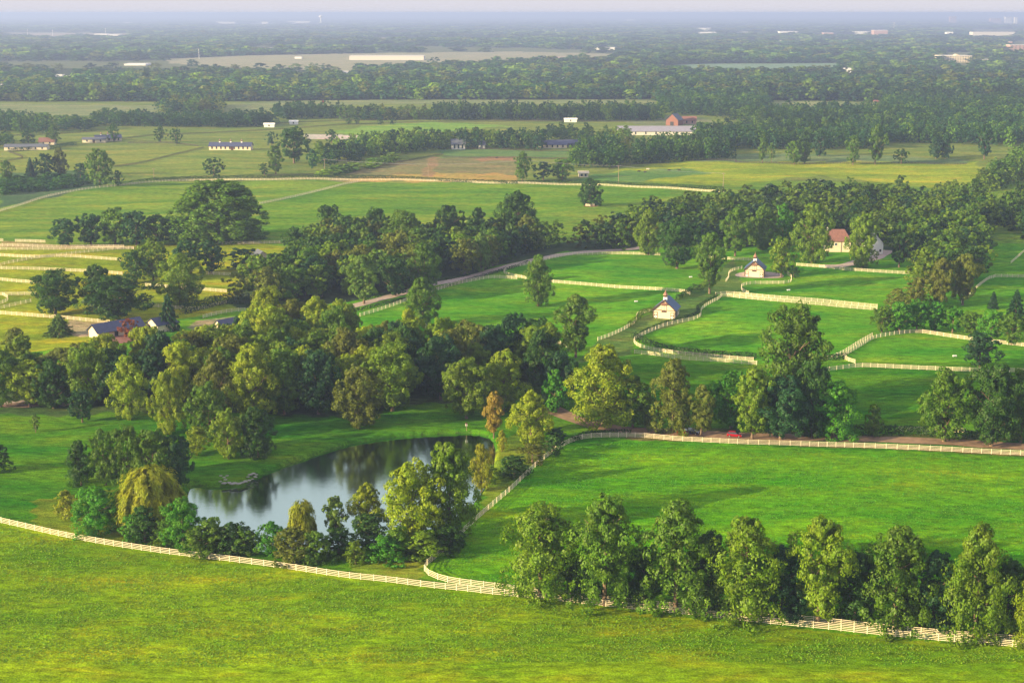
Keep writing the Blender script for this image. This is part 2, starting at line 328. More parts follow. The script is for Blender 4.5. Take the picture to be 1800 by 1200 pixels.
def all_tufts():
    tufts(150000, [(-900,893),(0,924),(180,963),(417,995),(600,1020),(753,1038),(983,1062),(1200,1086),(1467,1113),(1700,1137),(2600,1210),(4000,4000),(-4000,4000),(-2500,1200)], (.15,.275,.006), 5, 'rough grass tufts of the foreground field')
    tufts(110000, [(760,1003),(785,972),(850,913),(910,858),(943,826),(1010,782),(1083,772),(1300,785),(1600,795),(1800,805),(2600,835),(2600,1180),(1700,1118),(1200,1066),(883,1030)], (.085,.26,.006), 6, 'grass tufts of the big right paddock')

# ---------------------------------------------------------------- roads
def strip(name, pts, w, m, lift=.02, label=None):
    W3 = [P(*p) for p in pts]; pl = []
    for i in range(len(W3) - 1):
        a, b, c, d = W3[max(i-1,0)], W3[i], W3[i+1], W3[min(i+2, len(W3)-1)]
        k = max(2, int((c - b).length / 2))
        for j in range(k):
            t = j / k; pl.append(.5 * ((2*b) + (c-a)*t + (2*a-5*b+4*c-d)*t*t + (3*b-a-3*c+d)*t**3))
    pl.append(W3[-1]); mb = MB(); vs = []; K = 5
    for i, p in enumerate(pl):
        d = pl[min(i+1, len(pl)-1)] - pl[max(i-1, 0)]; s = Vector((-d.y, d.x, 0)).normalized(); ww = w * (1 + .08 * math.sin(i * .7))
        for k in range(K):
            q = p + s * ww * (k / (K-1) - .5); vs.append((q.x, q.y, float(hgt(q.x, q.y)) + lift))
    mb.poly(vs, [(i*K+k, i*K+k+1, (i+1)*K+k+1, (i+1)*K+k) for i in range(len(pl)-1) for k in range(K-1)])
    return tag(mb.build(name, m), label, None, None, 'structure')
strip('driveway', [(560,553),(600,543),(640,533),(700,517),(760,500),(830,486),(870,474),(930,459),(1000,446),(1060,441),(1110,438),(1150,430)], 6, M['gravel'], .08, 'pale gravel drive climbing between woods and white fence')
strip('dirt_lane', [(960,715),(1010,736),(1080,753),(1200,761),(1300,766),(1400,769),(1500,771),(1600,774),(1700,779),(1800,785),(1900,790)], 6.5, M['dirt'], .08, 'orange dirt lane behind the right field fence')
strip('house_driveway', [(1440,468),(1480,467),(1510,460),(1540,452),(1560,440)], 7, M['gravel'], .08, 'grey gravel drive in front of the red roofed house')
strip('woodland_path', [(-20,712),(30,706),(80,704),(120,712)], 3, M['gravel'], .08, 'short gravel path at the edge of the left woodland')
def patch(name, pts, m, label, lift=.1):
    pw = smoothpoly([tuple(P(*p))[:2] for p in pts], 3); c = np.mean(pw, axis=0); mb = MB(); rings = 6; n = len(pw); vs = []
    for r in range(1, rings + 1):
        for q in pw:
            x, y = c[0] + (q[0]-c[0]) * r / rings, c[1] + (q[1]-c[1]) * r / rings; vs.append((x, y, float(hgt(x, y)) + lift))
    fs = [tuple(range(n))] + [((r-1)*n+k, r*n+k, r*n+(k+1)%n, (r-1)*n+(k+1)%n) for r in range(1, rings) for k in range(n)]
    mb.poly(vs, fs); tag(mb.build(name, m), label, None, None, 'structure')
patch('barn_apron', [(1292,483),(1302,487),(1340,489),(1375,488),(1372,481),(1345,478),(1310,478)], M['gravel'], 'pinkish paved apron around the upper cream barn')
patch('stable_yard', [(178,596),(200,589),(225,586),(245,592),(225,602),(195,604)], M['brick'], 'red brick yard beside the navy roofed stable')

# ---------------------------------------------------------------- tree prototypes
def rand_dirs(n, rng):
    v = rng.normal(size=(n, 3)); return v / np.linalg.norm(v, axis=1)[:, None]
def cards(pos, nrm, size, rng, asp=.62):
    n = len(pos); t = np.cross(nrm, rand_dirs(n, rng)); t /= np.linalg.norm(t, axis=1)[:, None] + 1e-9; b = np.cross(nrm, t)
    s = (size * rng.uniform(.65, 1.35, n))[:, None]; a = t * s * .5; c = b * s * .5 * asp
    V = np.stack([pos - a, pos - c + a * .15, pos + a, pos + c + a * .15], 1).reshape(-1, 3)
    return V, np.arange(n * 4).reshape(n, 4)
PROF = {
 'round': (lambda t: np.sqrt(np.clip(1 - (2 * t - 1) ** 2, 0, 1)) * .98 + .02, .10),
 'egg':   (lambda t: np.clip(np.sin(np.pi * np.clip(t, 0, 1) ** .68), 0, 1) ** .7, .06),
 'spire': (lambda t: .95 * (1 - np.clip(t, 0, 1) ** 3) ** .62 * (.9 + .1 * np.sin(t * 13)), .02),
 'broad': (lambda t: (np.clip(1 - np.abs(2 * t - .95) ** 2.6, 0, 1)) ** .55, .08),
 'open':  (lambda t: .85 * np.clip(np.sin(np.pi * (t * .92 + .04)), 0, 1) ** .55 * (.8 + .2 * np.sin(t * 11 + 1)), .14),
 'huge':  (lambda t: np.sqrt(np.clip(1 - t ** 3.2, 0, 1)), .0),
 'dome':  (lambda t: np.sqrt(np.clip(1 - t ** 2.1, 0, 1)), .03),
}
H0, R0 = 16.0, 6.0
def crown_arrays(kind, seed, npuff, ncard, size):
    rng = np.random.default_rng(seed)
    if kind == 'willow':
        pos = []; nr = []; dn0 = []
        doms = [(0, 0, H0 * .98, R0 * .62)] + [(math.cos(a_) * R0 * rng.uniform(.4, .58), math.sin(a_) * R0 * rng.uniform(.4, .58), H0 * rng.uniform(.5, .93), R0 * rng.uniform(.3, .48)) for a_ in np.arange(7) * .9 + rng.uniform(0, 1)]
        for i in range(npuff * 4):
            cx, cy_, zt, dr = doms[rng.integers(len(doms))]; th = (round(rng.uniform(0, 8)) + rng.normal(0, .2)) / 8 * 2*np.pi + cx; q_ = math.sqrt(rng.uniform(.02, 1)) * (1 + .16 * math.sin(4 * th + cx)); rr = dr * q_
            z0 = zt - dr * .75 * (1 - math.sqrt(max(0, 1 - q_ * q_ * .8))) + rng.normal(0, .8); L = min(H0 * rng.uniform(.12, .55) * (.35 + .65 * q_), z0 - .5)
            k = max(5, int(ncard * .45)); sg = np.linspace(0, 1, k) + rng.uniform(-.03, .03, k); sg = np.clip(sg, 0, 1.03); ob = np.sin(np.clip(sg * 2.2, 0, 1.6)) * rng.uniform(.3, 1.1)
            x = cx + math.cos(th) * (rr + ob) + rng.normal(0, .2, k); y = cy_ + math.sin(th) * (rr + ob) + rng.normal(0, .2, k)
            pos.append(np.stack([x, y, z0 - L * sg ** 1.3], 1)); nv = np.array([math.cos(th), math.sin(th), .25]); nr.append(np.repeat(nv[None], k, 0) + rng.normal(0, .35, (k, 3)) + np.stack([0*sg, 0*sg, (1 - sg) * 1.0], 1))
        pos = np.concatenate(pos); nr = np.concatenate(nr); nr /= np.linalg.norm(nr, axis=1)[:, None]
        pos[:, :2] *= R0 / np.percentile(np.hypot(pos[:, 0], pos[:, 1]), 98)
        n = len(pos); dn = np.tile(np.array([0, 0, -1.0]), (n, 1)) + rng.normal(0, .22, (n, 3)); t = np.cross(nr, np.cross(dn, nr)); t /= np.linalg.norm(t, axis=1)[:, None]; b = np.cross(nr, t)
        s = size * rng.uniform(.7, 1.4, n)[:, None]; a = t * s * .9; c = b * s * .2
        return np.stack([pos - a, pos - c, pos + a, pos + c], 1).reshape(-1, 3), np.arange(n * 4).reshape(n, 4)
    if kind == 'conifer':
        n = npuff * ncard; t = 1 - np.sqrt(rng.uniform(0, 1, n)) * .97; tier = np.floor(t * 15) / 15; R = R0 * .8 * (1 - tier) ** .8 * (1 + .22 * np.sin(tier * 47 + seed)) + .1
        th = rng.uniform(0, 2*np.pi, n); th = np.round(th * 9 / (2*np.pi) + rng.normal(0, .16, n)) / 9 * 2*np.pi + tier * 7
        rr = R * rng.uniform(.25, 1.0, n) ** .6; z = H0 * (.04 + .96 * t) - rr * .28 + rng.normal(0, .1, n)
        rr = rr * (1 + .25 * np.sin(th * 5 + tier * 31)); pos = np.stack([np.cos(th) * rr, np.sin(th) * rr, z], 1); nv = np.stack([np.cos(th) * .6, np.sin(th) * .6, np.full(n, .8)], 1) + rng.normal(0, .35, (n, 3)); nv /= np.linalg.norm(nv, axis=1)[:, None]
        return cards(pos, nv, size, rng)
    f, z0 = PROF[kind]; pos = []; nr = []
    nl = {'round': 15, 'egg': 16, 'spire': 27, 'broad': 17, 'open': 15, 'dome': 13, 'huge': 60}[kind]
    LR = {'spire': .50, 'open': .36, 'round': .5, 'egg': .46, 'broad': .44, 'dome': .5, 'huge': .33}[kind] * R0; cen = []
    for i in range(nl):            # masses carried by the big limbs
        t = ((i + .5) / nl) ** .85; th = i * 2.4 + rng.uniform(-.5, .5); lr = LR * rng.uniform(.7, 1.15) * (1.0 if t < .75 else .72)
        env = max(0.0, float(f(t)) * R0 - lr * .55); rad = env * rng.uniform(.85, 1.08)
        zc = H0 * (z0 + (1 - z0) * t); zc = min(zc, H0 - lr * .8); zc = max(zc, H0 * z0 + lr * .75); cen.append((math.cos(th) * rad, math.sin(th) * rad, zc, lr))
    for t in (.07, .22, .42, .62, .8): cen.append((0, 0, H0 * (z0 + (1 - z0) * t), max(.3, float(f(t))) * R0 * .62))
    if kind == 'huge': npuff *= 3; ncard = int(ncard * .55)
    per = max(2, npuff // len(cen))
    for cx, cy_, cz, lr in cen:
        dirs = rand_dirs(per, rng)
        for d in dirs:
            if d[2] < -.8: continue
            pr = lr * rng.uniform(.26, .46); pc = np.array([cx, cy_, cz]) + d * lr * rng.uniform(.6, .98) * np.array([1, 1, 1.05])
            q = rand_dirs(ncard, rng); k = (q @ d) > -.3; q = q[k]
            pp = pc + q * pr * rng.uniform(.6, 1.05, len(q))[:, None]; nn = q * 1.0 + d * .4 + rng.normal(0, .34, q.shape)
            pos.append(pp); nr.append(nn)
    pos = np.concatenate(pos); nr = np.concatenate(nr); nr /= np.linalg.norm(nr, axis=1)[:, None]
    rr = np.hypot(pos[:, 0], pos[:, 1]); pos[:, :2] *= R0 / np.percentile(rr, 93 if kind != 'open' else 96); pos[:, 2] *= H0 / np.percentile(pos[:, 2], 99.6)
    pos[:, 2] = np.maximum(pos[:, 2], .25)
    return cards(pos, nr, size, rng)
def trunk_mesh(kind, seed):
    r = random.Random(seed); mb = MB(); hb = H0 * (.9 if kind in ('conifer', 'spire') else .6)
    pts = [(0, 0, -.6), (0, 0, .5), (r.uniform(-.1,.1), r.uniform(-.1,.1), hb*.33), (r.uniform(-.3,.3), r.uniform(-.3,.3), hb*.66), (r.uniform(-.5,.5), r.uniform(-.5,.5), hb)]
    mb.tube(pts, [.55, .42, .34, .24, .08], 8)
    if kind not in ('conifer',):
        for i in range(9):
            z = hb * (.28 + .075 * i); th = i * 2.4 + r.uniform(-.3,.3); L = R0 * r.uniform(.5, .85) * (1 if kind != 'spire' else .7)
            b0 = Vector((0, 0, z)); b2 = b0 + Vector((math.cos(th)*L, math.sin(th)*L, L * r.uniform(.35, .9))); b1 = b0.lerp(b2, .5) + Vector((0, 0, -.2))
            mb.tube([b0, b1, b2], [.17, .11, .04], 5)
            for sgn in (-1, 1):
                b3 = b1 + Vector((math.cos(th+sgn*.7), math.sin(th+sgn*.7), .8)) * L * .45; mb.tube([b1, b3], [.08, .025], 4)
    me = bpy.data.meshes.new('trunk'); me.from_pydata(mb.v, [], mb.f); me.materials.append(M['bark']); me.update(); return me
KINDS = ['round', 'egg', 'spire', 'broad', 'open', 'dome', 'willow', 'conifer', 'huge']
PRO = {}
def proto(kind, var, lod):
    key = (kind, var, lod)
    if key not in PRO:
        np_, nc, sz = {0: (360, 88, .47), 1: (210, 44, .78), 2: (90, 17, 1.5)}[lod]
        V, F = crown_arrays(kind, 100 * KINDS.index(kind) + var * 7 + 3, np_, nc, sz if kind != 'willow' else sz * 1.05)
        PRO[key] = (mesh_np('crown', V, F, LEAF), trunk_mesh(kind, var + 50))
    return PRO[key]
TONE = dict(g=(.085,.17,.006), d=(.036,.098,.008), t=(.024,.084,.022), y=(.215,.285,.004), p=(.11,.19,.022), b=(.125,.155,.012), o=(.27,.215,.03), w=(.24,.265,.008), v=(.065,.22,.005), r=(.26,.08,.04), G=(.135,.22,.005))
TALL = {}
def place_tree(X, base, h, w, kind, tone, label, group=None, px=100.0, shrub=False):
    rnd = random.Random(int(X[0] * 13 + X[1] * 7)); var = rnd.randrange(4 if kind not in ('willow', 'conifer') else 2)
    lod = 0 if px > 75 else (1 if px > 34 else 2)
    cm, tm = proto(kind, var, lod)
    name = 'shrub' if shrub else 'willow_tree' if label.startswith(('thin grey green willow', 'yellow green willow', 'golden topped willow', 'orange tinted willow')) else {'willow': 'willow_tree', 'conifer': 'pine_tree'}.get(kind, 'broadleaf_tree')
    e = empty(name, X, rnd.uniform(0, 6.28), label, 'shrub' if shrub else 'tree', group)
    sx = w / 2 / R0 * .97; e.scale = (sx, sx * rnd.uniform(.92, 1.08), h / H0 / 1.0)
    c = obj('foliage' if shrub else 'crown', cm, e); k = rnd.uniform(.88, 1.14); t = TONE[tone]; kk = rnd.uniform(-.05, .05)
    c.color = (t[0] * k * (1 + kk), t[1] * k, t[2] * k, 1)
    tk = obj('stem' if shrub else 'trunk', tm, e)
    s = min(1.25, max(.45, (h / 16) / sx)) if sx else 1; 
    return e

# x ybase ytop width kind tone label      (s: = shrub)
TREES = '''
950 1047 893 132 spire G tall full tree at the left end of the front tree row
1062 1063 880 138 spire g second tall tree of the front row, pointed top
1187 1072 888 132 spire g third tall tree of the front row, bronze tipped crown
1308 1088 918 120 spire G fourth tall tree of the front row, rounded yellow green crown
1437 1098 918 112 open G fifth front row tree with bare fork showing in its crown
1572 1102 932 128 spire g sixth tall tree of the front row, broad shouldered
1712 1122 934 112 spire G seventh front row tree, slim with ragged outline
1804 1136 1012 60 spire y tree cut by the right picture edge in the front row
268 928 828 122 willow w large golden weeping willow left of the pond
533 950 885 56 willow w small orange gold willow standing by the pond's near shore
590 948 874 50 open p thin grey green willow beside the small golden one
645 938 852 64 egg y yellow green willow left of the big pond shore trees
728 957 818 112 round y broad yellow green tree on the pond's near shore
790 944 783 98 egg G tall full tree at the pond's right corner
846 862 782 38 egg w golden topped willow behind the pond's right corner tree
882 793 756 20 egg w slim little golden tree on the grass right of the pond
933 783 689 76 egg y twin topped yellow green tree behind the round bushes
868 768 690 40 open o orange tinted willow at the pond's far right end
820 735 632 80 round G yellow green tree at the pond's far right, left of the orange willow
885 722 617 84 egg y tall yellow crowned tree behind the orange willow
985 712 620 62 round t dark tree between orange willow and the lane
975 725 650 48 egg v bright green young tree beside the lane bend
1060 750 612 116 egg y big yellow green tree at the left end of the lane row
1112 752 662 70 open g dark leaved tree leaning against the big lane tree
1136 752 690 46 round G small rounded tree between two tall lane trees
1182 760 634 80 spire b tall golden brown tree beside the dark parked car
1232 767 678 50 open b slender brownish tree between the two cars
1285 752 655 82 broad v bright green open tree behind the red car
1322 771 648 72 open G yellow topped tree with pale trunk beside the red car
1392 716 540 120 round g tallest dark tree rising above the lane row
1372 772 664 98 round t wide dark tree below the tallest lane tree
1425 766 634 72 egg d dark tree right beneath the tallest lane tree
1464 770 672 86 dome v dense dome shaped green tree beside the lane
1535 768 711 36 egg g small young tree alone beside the lane hedge
1659 776 652 90 round g round crowned tree, first right of the small young tree
1742 784 643 94 round d dark rounded tree with orange lit trunk beside the lane
1794 777 650 72 broad g tree at the right picture edge beside the lane
1722 646 585 62 round t grey green round tree inside the far right paddock
946 538 450 56 egg g brown topped tree standing alone in the middle paddock
1012 628 520 74 open g two topped tall tree at the middle paddock's lower corner
743 572 490 62 egg g dark tall tree at the middle paddock's left corner
1247 516 412 64 open g feathery tall tree left of the upper cream barn
1373 487 418 54 round G light tree shading the right side of the upper barn
1190 472 385 74 round d broad dark tree at the corner of the upper paddock
1140 448 368 52 egg G pale olive tree left of the broad dark paddock tree
1037 362 315 42 dome d single dark tree inside a small fence ring
475 612 507 72 dome y bright yellow green dome tree above the left woodland
98 553 476 82 round d round dark tree standing in the left paddocks
172 545 468 58 round d dark tree just behind the widest left paddock tree
207 562 486 122 round d widest dark tree of the left paddock group
318 537 447 86 broad G large light green tree right of the left paddocks
240 497 440 52 round d dark olive tree at the top of the left paddock group
270 495 420 62 broad G lighter leafy tree behind the large light green tree
330 482 423 50 round t purple grey tree at the back of the left group
372 480 424 52 round t dark round tree at the right of the left group
430 470 437 64 dome t low dark round tree beside the small grey roof
297 580 516 50 conifer t dark grey conifer beside the navy roofed stable
105 590 550 60 conifer p pale conifer left of the navy roofed stable
228 594 560 34 broad r red leaved tree by the navy stable roof
30 636 577 46 open b thin brown green tree at the left edge of the woodland
385 424 320 160 huge g huge spreading tree at the edge of the upper field
115 434 385 52 round t dark tree at the left end of the upper field clump
160 432 377 54 round t second dark tree of the upper field clump
203 430 366 54 broad g yellow topped tree in the upper field clump
240 432 372 56 round t dark middle tree of the upper field clump
276 430 378 52 broad d dark tree left of the huge spreading tree
314 430 384 52 round t low dark tree under the huge tree's left side
908 428 338 66 broad d tall tree standing above the middle woodland
660 438 366 52 round d rounded dark tree at the back of the middle woodland
580 432 362 50 broad d tall dark tree at the back left of the middle woodland
710 448 370 58 round g leafy dark tree right of the rounded dark one
788 438 362 56 broad d tall dark tree in the back of the middle woodland
840 440 366 44 open d narrow dark tree left of the tallest middle tree
640 534 450 66 open p pale feathery tree beside the gravel drive
700 480 408 76 broad b golden brown crowned tree in the middle woodland
845 478 410 46 egg p pale round tree near the drive bend
925 440 378 46 egg b tree with orange brown leaves in the middle woodland
695 520 455 56 round d dark low tree between the drive and pale feathery tree
745 510 430 60 egg g mid green tree beside the gravel drive, before the pale round tree
446 740 618 84 egg y tall golden topped tree above the pond's left lawn
228 737 628 74 egg y yellow green tree at the left woodland edge
297 762 655 60 egg y tall oval bright tree alone on the left lawn
145 742 686 48 round t round dark bushy tree on the left lawn edge
63 760 728 20 open p tiny pale sapling alone on the left lawn
143 852 776 48 dome d dark dome shaped tree on the lawn left of the pond
-2 828 778 44 dome d dark tree cut by the left picture edge on the lawn
186 852 758 58 broad g leafy tree right beside the dark dome tree
228 857 751 66 broad g yellow topped tree in the clump left of the pond
272 862 757 72 broad g dark full tree in the clump left of the pond
312 857 766 60 round t dark rightmost tree of the clump left of the pond
368 775 677 76 broad g tall leafy tree at the back of the pond side clump
346 800 750 46 egg y small bright yellow tree at the pond side clump's left
402 806 722 58 broad G olive green tree in the middle of the pond side clump
454 803 717 62 dome d dark rounded tree at the right of the pond side clump
430 790 730 44 egg g slim tree wedged in the pond side clump
631 752 645 88 broad b olive brown tree above the pond's far shore
690 722 606 96 round G large rounded tree right of the olive brown one
560 728 618 84 round t dark tree left of the olive brown one
500 728 616 80 broad g brown tinged tree in the woodland above the pond
385 735 620 70 egg b yellow brown tree left of the golden topped one
775 702 592 84 round t dark tree with a bare trunk above the pond
720 652 545 54 open y yellow topped tree at the middle paddock's lower left
1550 584 540 44 round g first round green tree right of the lower paddock corner
1580 584 532 48 round v bright rounded tree of the right paddock row
1611 581 528 50 round v full green tree of the right paddock row
1643 582 532 48 round v green tree in the middle of the right paddock row
1674 585 540 46 round v lower green tree of the right paddock row
1706 590 548 44 round g darker green tree of the right paddock row
1742 600 545 50 round v large green tree of the right paddock row's right half
1778 606 552 52 round g last green tree of the right paddock row
1745 542 512 26 conifer t small dark pine left of the larger far right pine
1784 562 508 44 conifer t larger dark pine at the far right edge
1577 548 508 46 dome b golden brown bush like tree at the paddock's right end
1612 535 488 50 dome b bronze tree above the golden brown one
1650 540 455 52 open b grey brown thin tree in the right woodland edge
1692 536 448 56 open b tall grey brown tree by the right hand fence
1622 505 436 58 egg G light green tree at the front of the right woodland
1665 470 405 48 broad g full green tree above the right hand fence
1515 470 376 58 egg G tall olive tree between the red roofed house and white house
1580 470 396 46 open d thin dark tree right of the white house
1427 462 360 68 egg G tall tree left of the red roofed house
1292 450 368 56 open g slender tree with a visible trunk behind the upper barn
1340 440 362 58 egg g full tree directly behind the upper barn
1375 432 360 50 egg v bright tree behind the upper barn's right side
376 312 278 38 round d dark tree alone at the upper field's top fence
282 250 223 22 round d left one of two small round trees on the far meadow
310 254 226 21 round d right one of two small round trees on the far meadow
200 250 219 22 round d tree beside the far stable with three cupolas
176 327 263 46 broad g tall leafy tree at the left of the upper fields
208 327 300 19 egg d small dark tree right of the tall leafy one
142 313 287 27 dome t low round dark tree left of the tall leafy one
55 314 277 26 conifer t dark conifer in the upper left group
80 313 271 36 broad t bluish dark tree in the upper left group
107 311 261 27 egg b brown green tree in the upper left group
12 322 282 28 open g thin tree at the upper left picture edge
50 252 229 29 dome d dark dome tree behind the far left houses
95 254 219 25 egg g tall pale tree beside the far left houses
517 287 225 56 round d large dark spreading tree right of the long stable
478 256 232 22 round t small tree right of the long stable roof
485 307 257 32 open g thin tree below the large spreading tree
465 308 287 21 round d small dark tree at the top fence's left part
583 251 228 25 round d small round tree beside the pale sand arena
918 320 268 30 open g tall narrow tree beside the middle utility pole
955 317 285 44 round t dark low tree right of the middle utility pole
988 316 280 40 broad g tree above the small tan shed
1340 287 237 19 open g thin tree at the left end of the far meadow row
1356 285 252 15 open g tiny thin tree second in the far meadow row
1396 289 248 34 round g pale round tree in the far meadow row
1414 288 250 24 round g small tree touching the pale round one
1440 275 229 26 egg t dark upright tree in the far meadow row
1499 290 239 28 open g ragged tree in the middle of the far meadow row
1538 289 221 38 open g tallest ragged tree of the far meadow row
1584 288 262 27 round d low round tree near the far meadow row's right
1645 279 240 24 egg t left dark tree of the close pair at right
1662 279 233 25 egg t right dark tree of the close pair at right
1730 280 219 34 open t dark thin tree at the far meadow's right end
613 219 208 12 round d first of four tiny round trees by the bright far field
628 219 207 12 round d second of four tiny round trees by the bright far field
669 220 209 12 round d third of four tiny round trees by the bright far field
690 219 209 12 round d fourth of four tiny round trees by the bright far field
s118 908 862 44 dome w golden tipped shrub at the left end of the pond thicket
s172 937 858 88 dome v large bright green shrub left of the golden willow
s255 952 892 62 dome d dark shrub beneath the golden willow
s322 962 878 68 egg v tall bright green shrub right of the golden willow
s372 972 914 70 dome g dark leafy shrub in the pond thicket before the water
s412 973 920 66 dome d dense dark shrub at the pond's near left corner
s445 965 935 36 dome v small green shrub between the two thickets
s478 978 918 54 egg v cone shaped light green shrub on the near shore
s516 987 930 76 dome b olive shrub at the left of the near shore thicket
s556 988 934 66 dome g dark green shrub in the near shore thicket
s595 975 930 64 dome d dark shrub below the thin grey green willow
s650 958 905 74 dome d very dark shrub below the yellow green willow
s625 990 952 44 dome G small yellow green shrub at the grass edge
s680 986 944 72 dome v wide bright green shrub at the grass edge
s905 837 802 58 dome d round dark bush nearest the white fence
s936 812 781 62 dome b flat olive bush behind the round dark one
s972 798 766 40 dome d narrow bush squeezed against the white fence
s978 776 752 40 dome t dark bush at the foot of the twin topped tree
s1243 1070 942 96 dome d tall dark bush between third and fourth front trees
s1132 1058 965 74 dome d dark bush between second and third front trees
s1372 1080 965 104 dome t dark bush between fourth and fifth front trees
s1502 1088 975 104 dome d broad dark bush between fifth and sixth front trees
s1640 1098 975 100 dome t dark bush between sixth and seventh front trees
s1768 1110 990 94 dome d dark bush right of the seventh front tree
s1014 1048 975 70 dome d dark bush between first and second front trees
s350 977 926 60 dome g leafy shrub below the tall bright green one at the pond thicket
s292 960 914 52 dome g green shrub just left of the tall bright green one
s236 950 905 52 dome v shrub between large bright shrub and golden willow
s394 968 930 52 dome d low dark shrub right at the pond's left waterline
s430 974 930 56 dome g rounded green shrub closing the thicket's right end
s700 978 930 66 dome g shrub under the broad yellow green shore tree
s745 980 935 72 dome G wide olive shrub at the foot of the pond corner trees
s785 968 925 70 dome d dark shrub under the tall full pond corner tree
s860 848 815 40 dome G small shrub on the bank right of the golden top
s1395 487 466 20 dome d small dark bush beside the upper barn tree
'''
tree_base = []
def px_place(x, yb, yt, w):
    p = P(x, yb); s = pxm(yb); al = math.atan2(CAM_H, p.y)
    return p, (yb - yt) / s / math.cos(al) * 1.0, w / s
def do_trees():
    for ln in TREES.strip().splitlines():
        sh = ln.startswith('s'); a = (ln[1:] if sh else ln).split(' ', 6)
        x, yb, yt, w = map(float, a[:4]); p, h, wm = px_place(x, yb, yt, w)
        # crown depth lowers its visible top, so trim the lower edge overlap
        g = None
        if 'front row' in a[6] or 'tall tree of the front' in a[6]: g = 'tall trees in the front row along the fence'
        elif 'far meadow row' in a[6]: g = 'trees in a row on the far meadow'
        elif 'right paddock row' in a[6]: g = 'round trees above the right paddock'
        elif 'tiny round trees' in a[6]: g = 'tiny trees by the bright far field'
        place_tree(p, yb, h, wm, a[4], a[5], a[6], g, yb - yt, sh); tree_base.append((p.x, p.y, wm / 2))
do_trees()

# woodland trees: individuals where large, one mass where small
WOODS = [  # poly, spacing m, height m, tones, phrase, group
 ([(0,690),(150,680),(280,670),(330,655),(420,640),(520,608),(600,612),(645,640),(700,658),(760,668),(850,658),(950,660),(1010,672),(1000,700),(940,705),(880,690),(800,690),(700,705),(640,728),(520,720),(400,722),(250,722),(0,728)], 10.0, 18.8, 'gGyyGdtbGyg', 'the woodland above the pond', 'woodland trees above the pond'),
 ([(400,525),(470,494),(520,455),(570,430),(650,432),(800,430),(870,428),(960,432),(1030,426),(1100,416),(1140,428),(1100,434),(1000,439),(930,455),(870,468),(830,482),(760,497),(700,512),(640,522),(560,530),(480,535),(410,533)], 10.5, 15.5, 'dgdtGGgb', 'the woodland left of the gravel drive', 'woodland trees along the gravel drive'),
 ([(1080,407),(1170,386),(1290,368),(1450,354),(1590,354),(1600,374),(1650,364),(1740,374),(1770,400),(1740,440),(1720,480),(1680,520),(1640,520),(1620,480),(1600,455),(1560,430),(1500,422),(1440,424),(1400,434),(1330,432),(1250,434),(1170,434),(1100,422)], 12.0, 15.5, 'dgtgGGg', 'the woodland behind the cream barns', 'woodland trees behind the cream barns'),
 ([(1722,330),(1750,305),(1800,280),(1900,260),(1900,320),(1800,318),(1765,335),(1738,338)], 11, 14, 'gGgd', 'the belt at the far right edge', 'trees in the far right belt'),
]
WNAME = dict(g='mid green', d='dark green', G='olive green', y='yellow topped', t='blue green', b='brownish', v='bright green', p='pale')
def scatter(poly, sp, seed, keep=.85):
    rng = np.random.default_rng(seed); pw = [flat(*p) for p in poly]; a = np.array(pw); x0, y0 = a.min(0); x1, y1 = a.max(0)
    xs = np.arange(x0, x1 + sp, sp); ys = np.arange(y0, y1 + sp * .87, sp * .87); out = []
    for j, yy in enumerate(ys):
        xx = xs + (sp / 2 if j % 2 else 0) + rng.uniform(-.3, .3, len(xs)) * sp; yv = yy + rng.uniform(-.3, .3, len(xs)) * sp
        k = inpoly(xx, yv, pw); out += [(p, q) for p, q in zip(xx[k], yv[k])]
    return out
MASS = []      # (x, y, z, h, w, tone, lod)
cand = []
for wi, (poly, sp, hh, tones, ph, gr) in enumerate(WOODS):
    rng = random.Random(wi + 5); ys = [flat(*p)[1] for p in poly]; ymin, ymax = min(ys), max(ys)
    for (x, y) in scatter(poly, sp, 40 + wi):
        if any((x - bx) ** 2 + (y - by) ** 2 < (br * .62) ** 2 for bx, by, br in tree_base): continue
        h = hh * rng.uniform(.78, 1.14); w = sp * rng.uniform(1.15, 1.6); tone = rng.choice(tones); kind = rng.choice(['round', 'egg', 'broad', 'broad', 'round', 'open'])
        f = (y - ymin) / (ymax - ymin + 1e-6); pos = 'front edge' if f < .3 else ('middle' if f < .68 else 'back')
        cand.append((h / y, x, y, h, w, kind, tone, '%s leafy tree in the %s of %s' % (WNAME[tone], pos, ph), gr))

LMK = [(446,690,'golden topped tree'),(475,590,'yellow dome tree'),(631,705,'olive brown tree'),(775,670,'bare trunked dark tree'),(178,650,'navy roofed stable'),(398,640,'small navy roofed building'),(743,600,'middle paddock corner tree'),(720,640,'yellow topped paddock tree'),(885,690,'yellow tree behind the orange willow'),(297,730,'tall oval lawn tree'),(40,700,'short woodland path'),(560,700,'dark tree above the pond'),(950,670,'two topped paddock tree'),(330,690,'yellow brown edge tree'),
 (700,462,'golden brown crowned tree'),(845,470,'pale round tree by the drive'),(640,520,'pale feathery tree'),(908,430,'tallest middle woodland tree'),(660,440,'rounded dark back tree'),(925,440,'orange brown leaved tree'),(430,510,'tall curved hedge'),(580,440,'tall dark back left tree'),(1060,430,'upper end of the gravel drive'),(500,500,'yellow dome tree, up the slope'),
 (1474,425,'red roofed house'),(1537,425,'white gabled house'),(1325,430,'upper cream barn'),(1190,425,'broad dark paddock tree'),(1733,470,'right hand fence'),(1692,510,'tall grey brown tree'),(1622,480,'light green front tree'),(1100,415,'dark tree inside the little fence ring'),(1250,430,'feathery tall tree'),(1427,425,'tall tree left of the red roof'),(1590,400,'thin dark tree by the white house'),(1665,440,'full green tree above the right fence')]
used_ = set(); cand.sort(reverse=True)
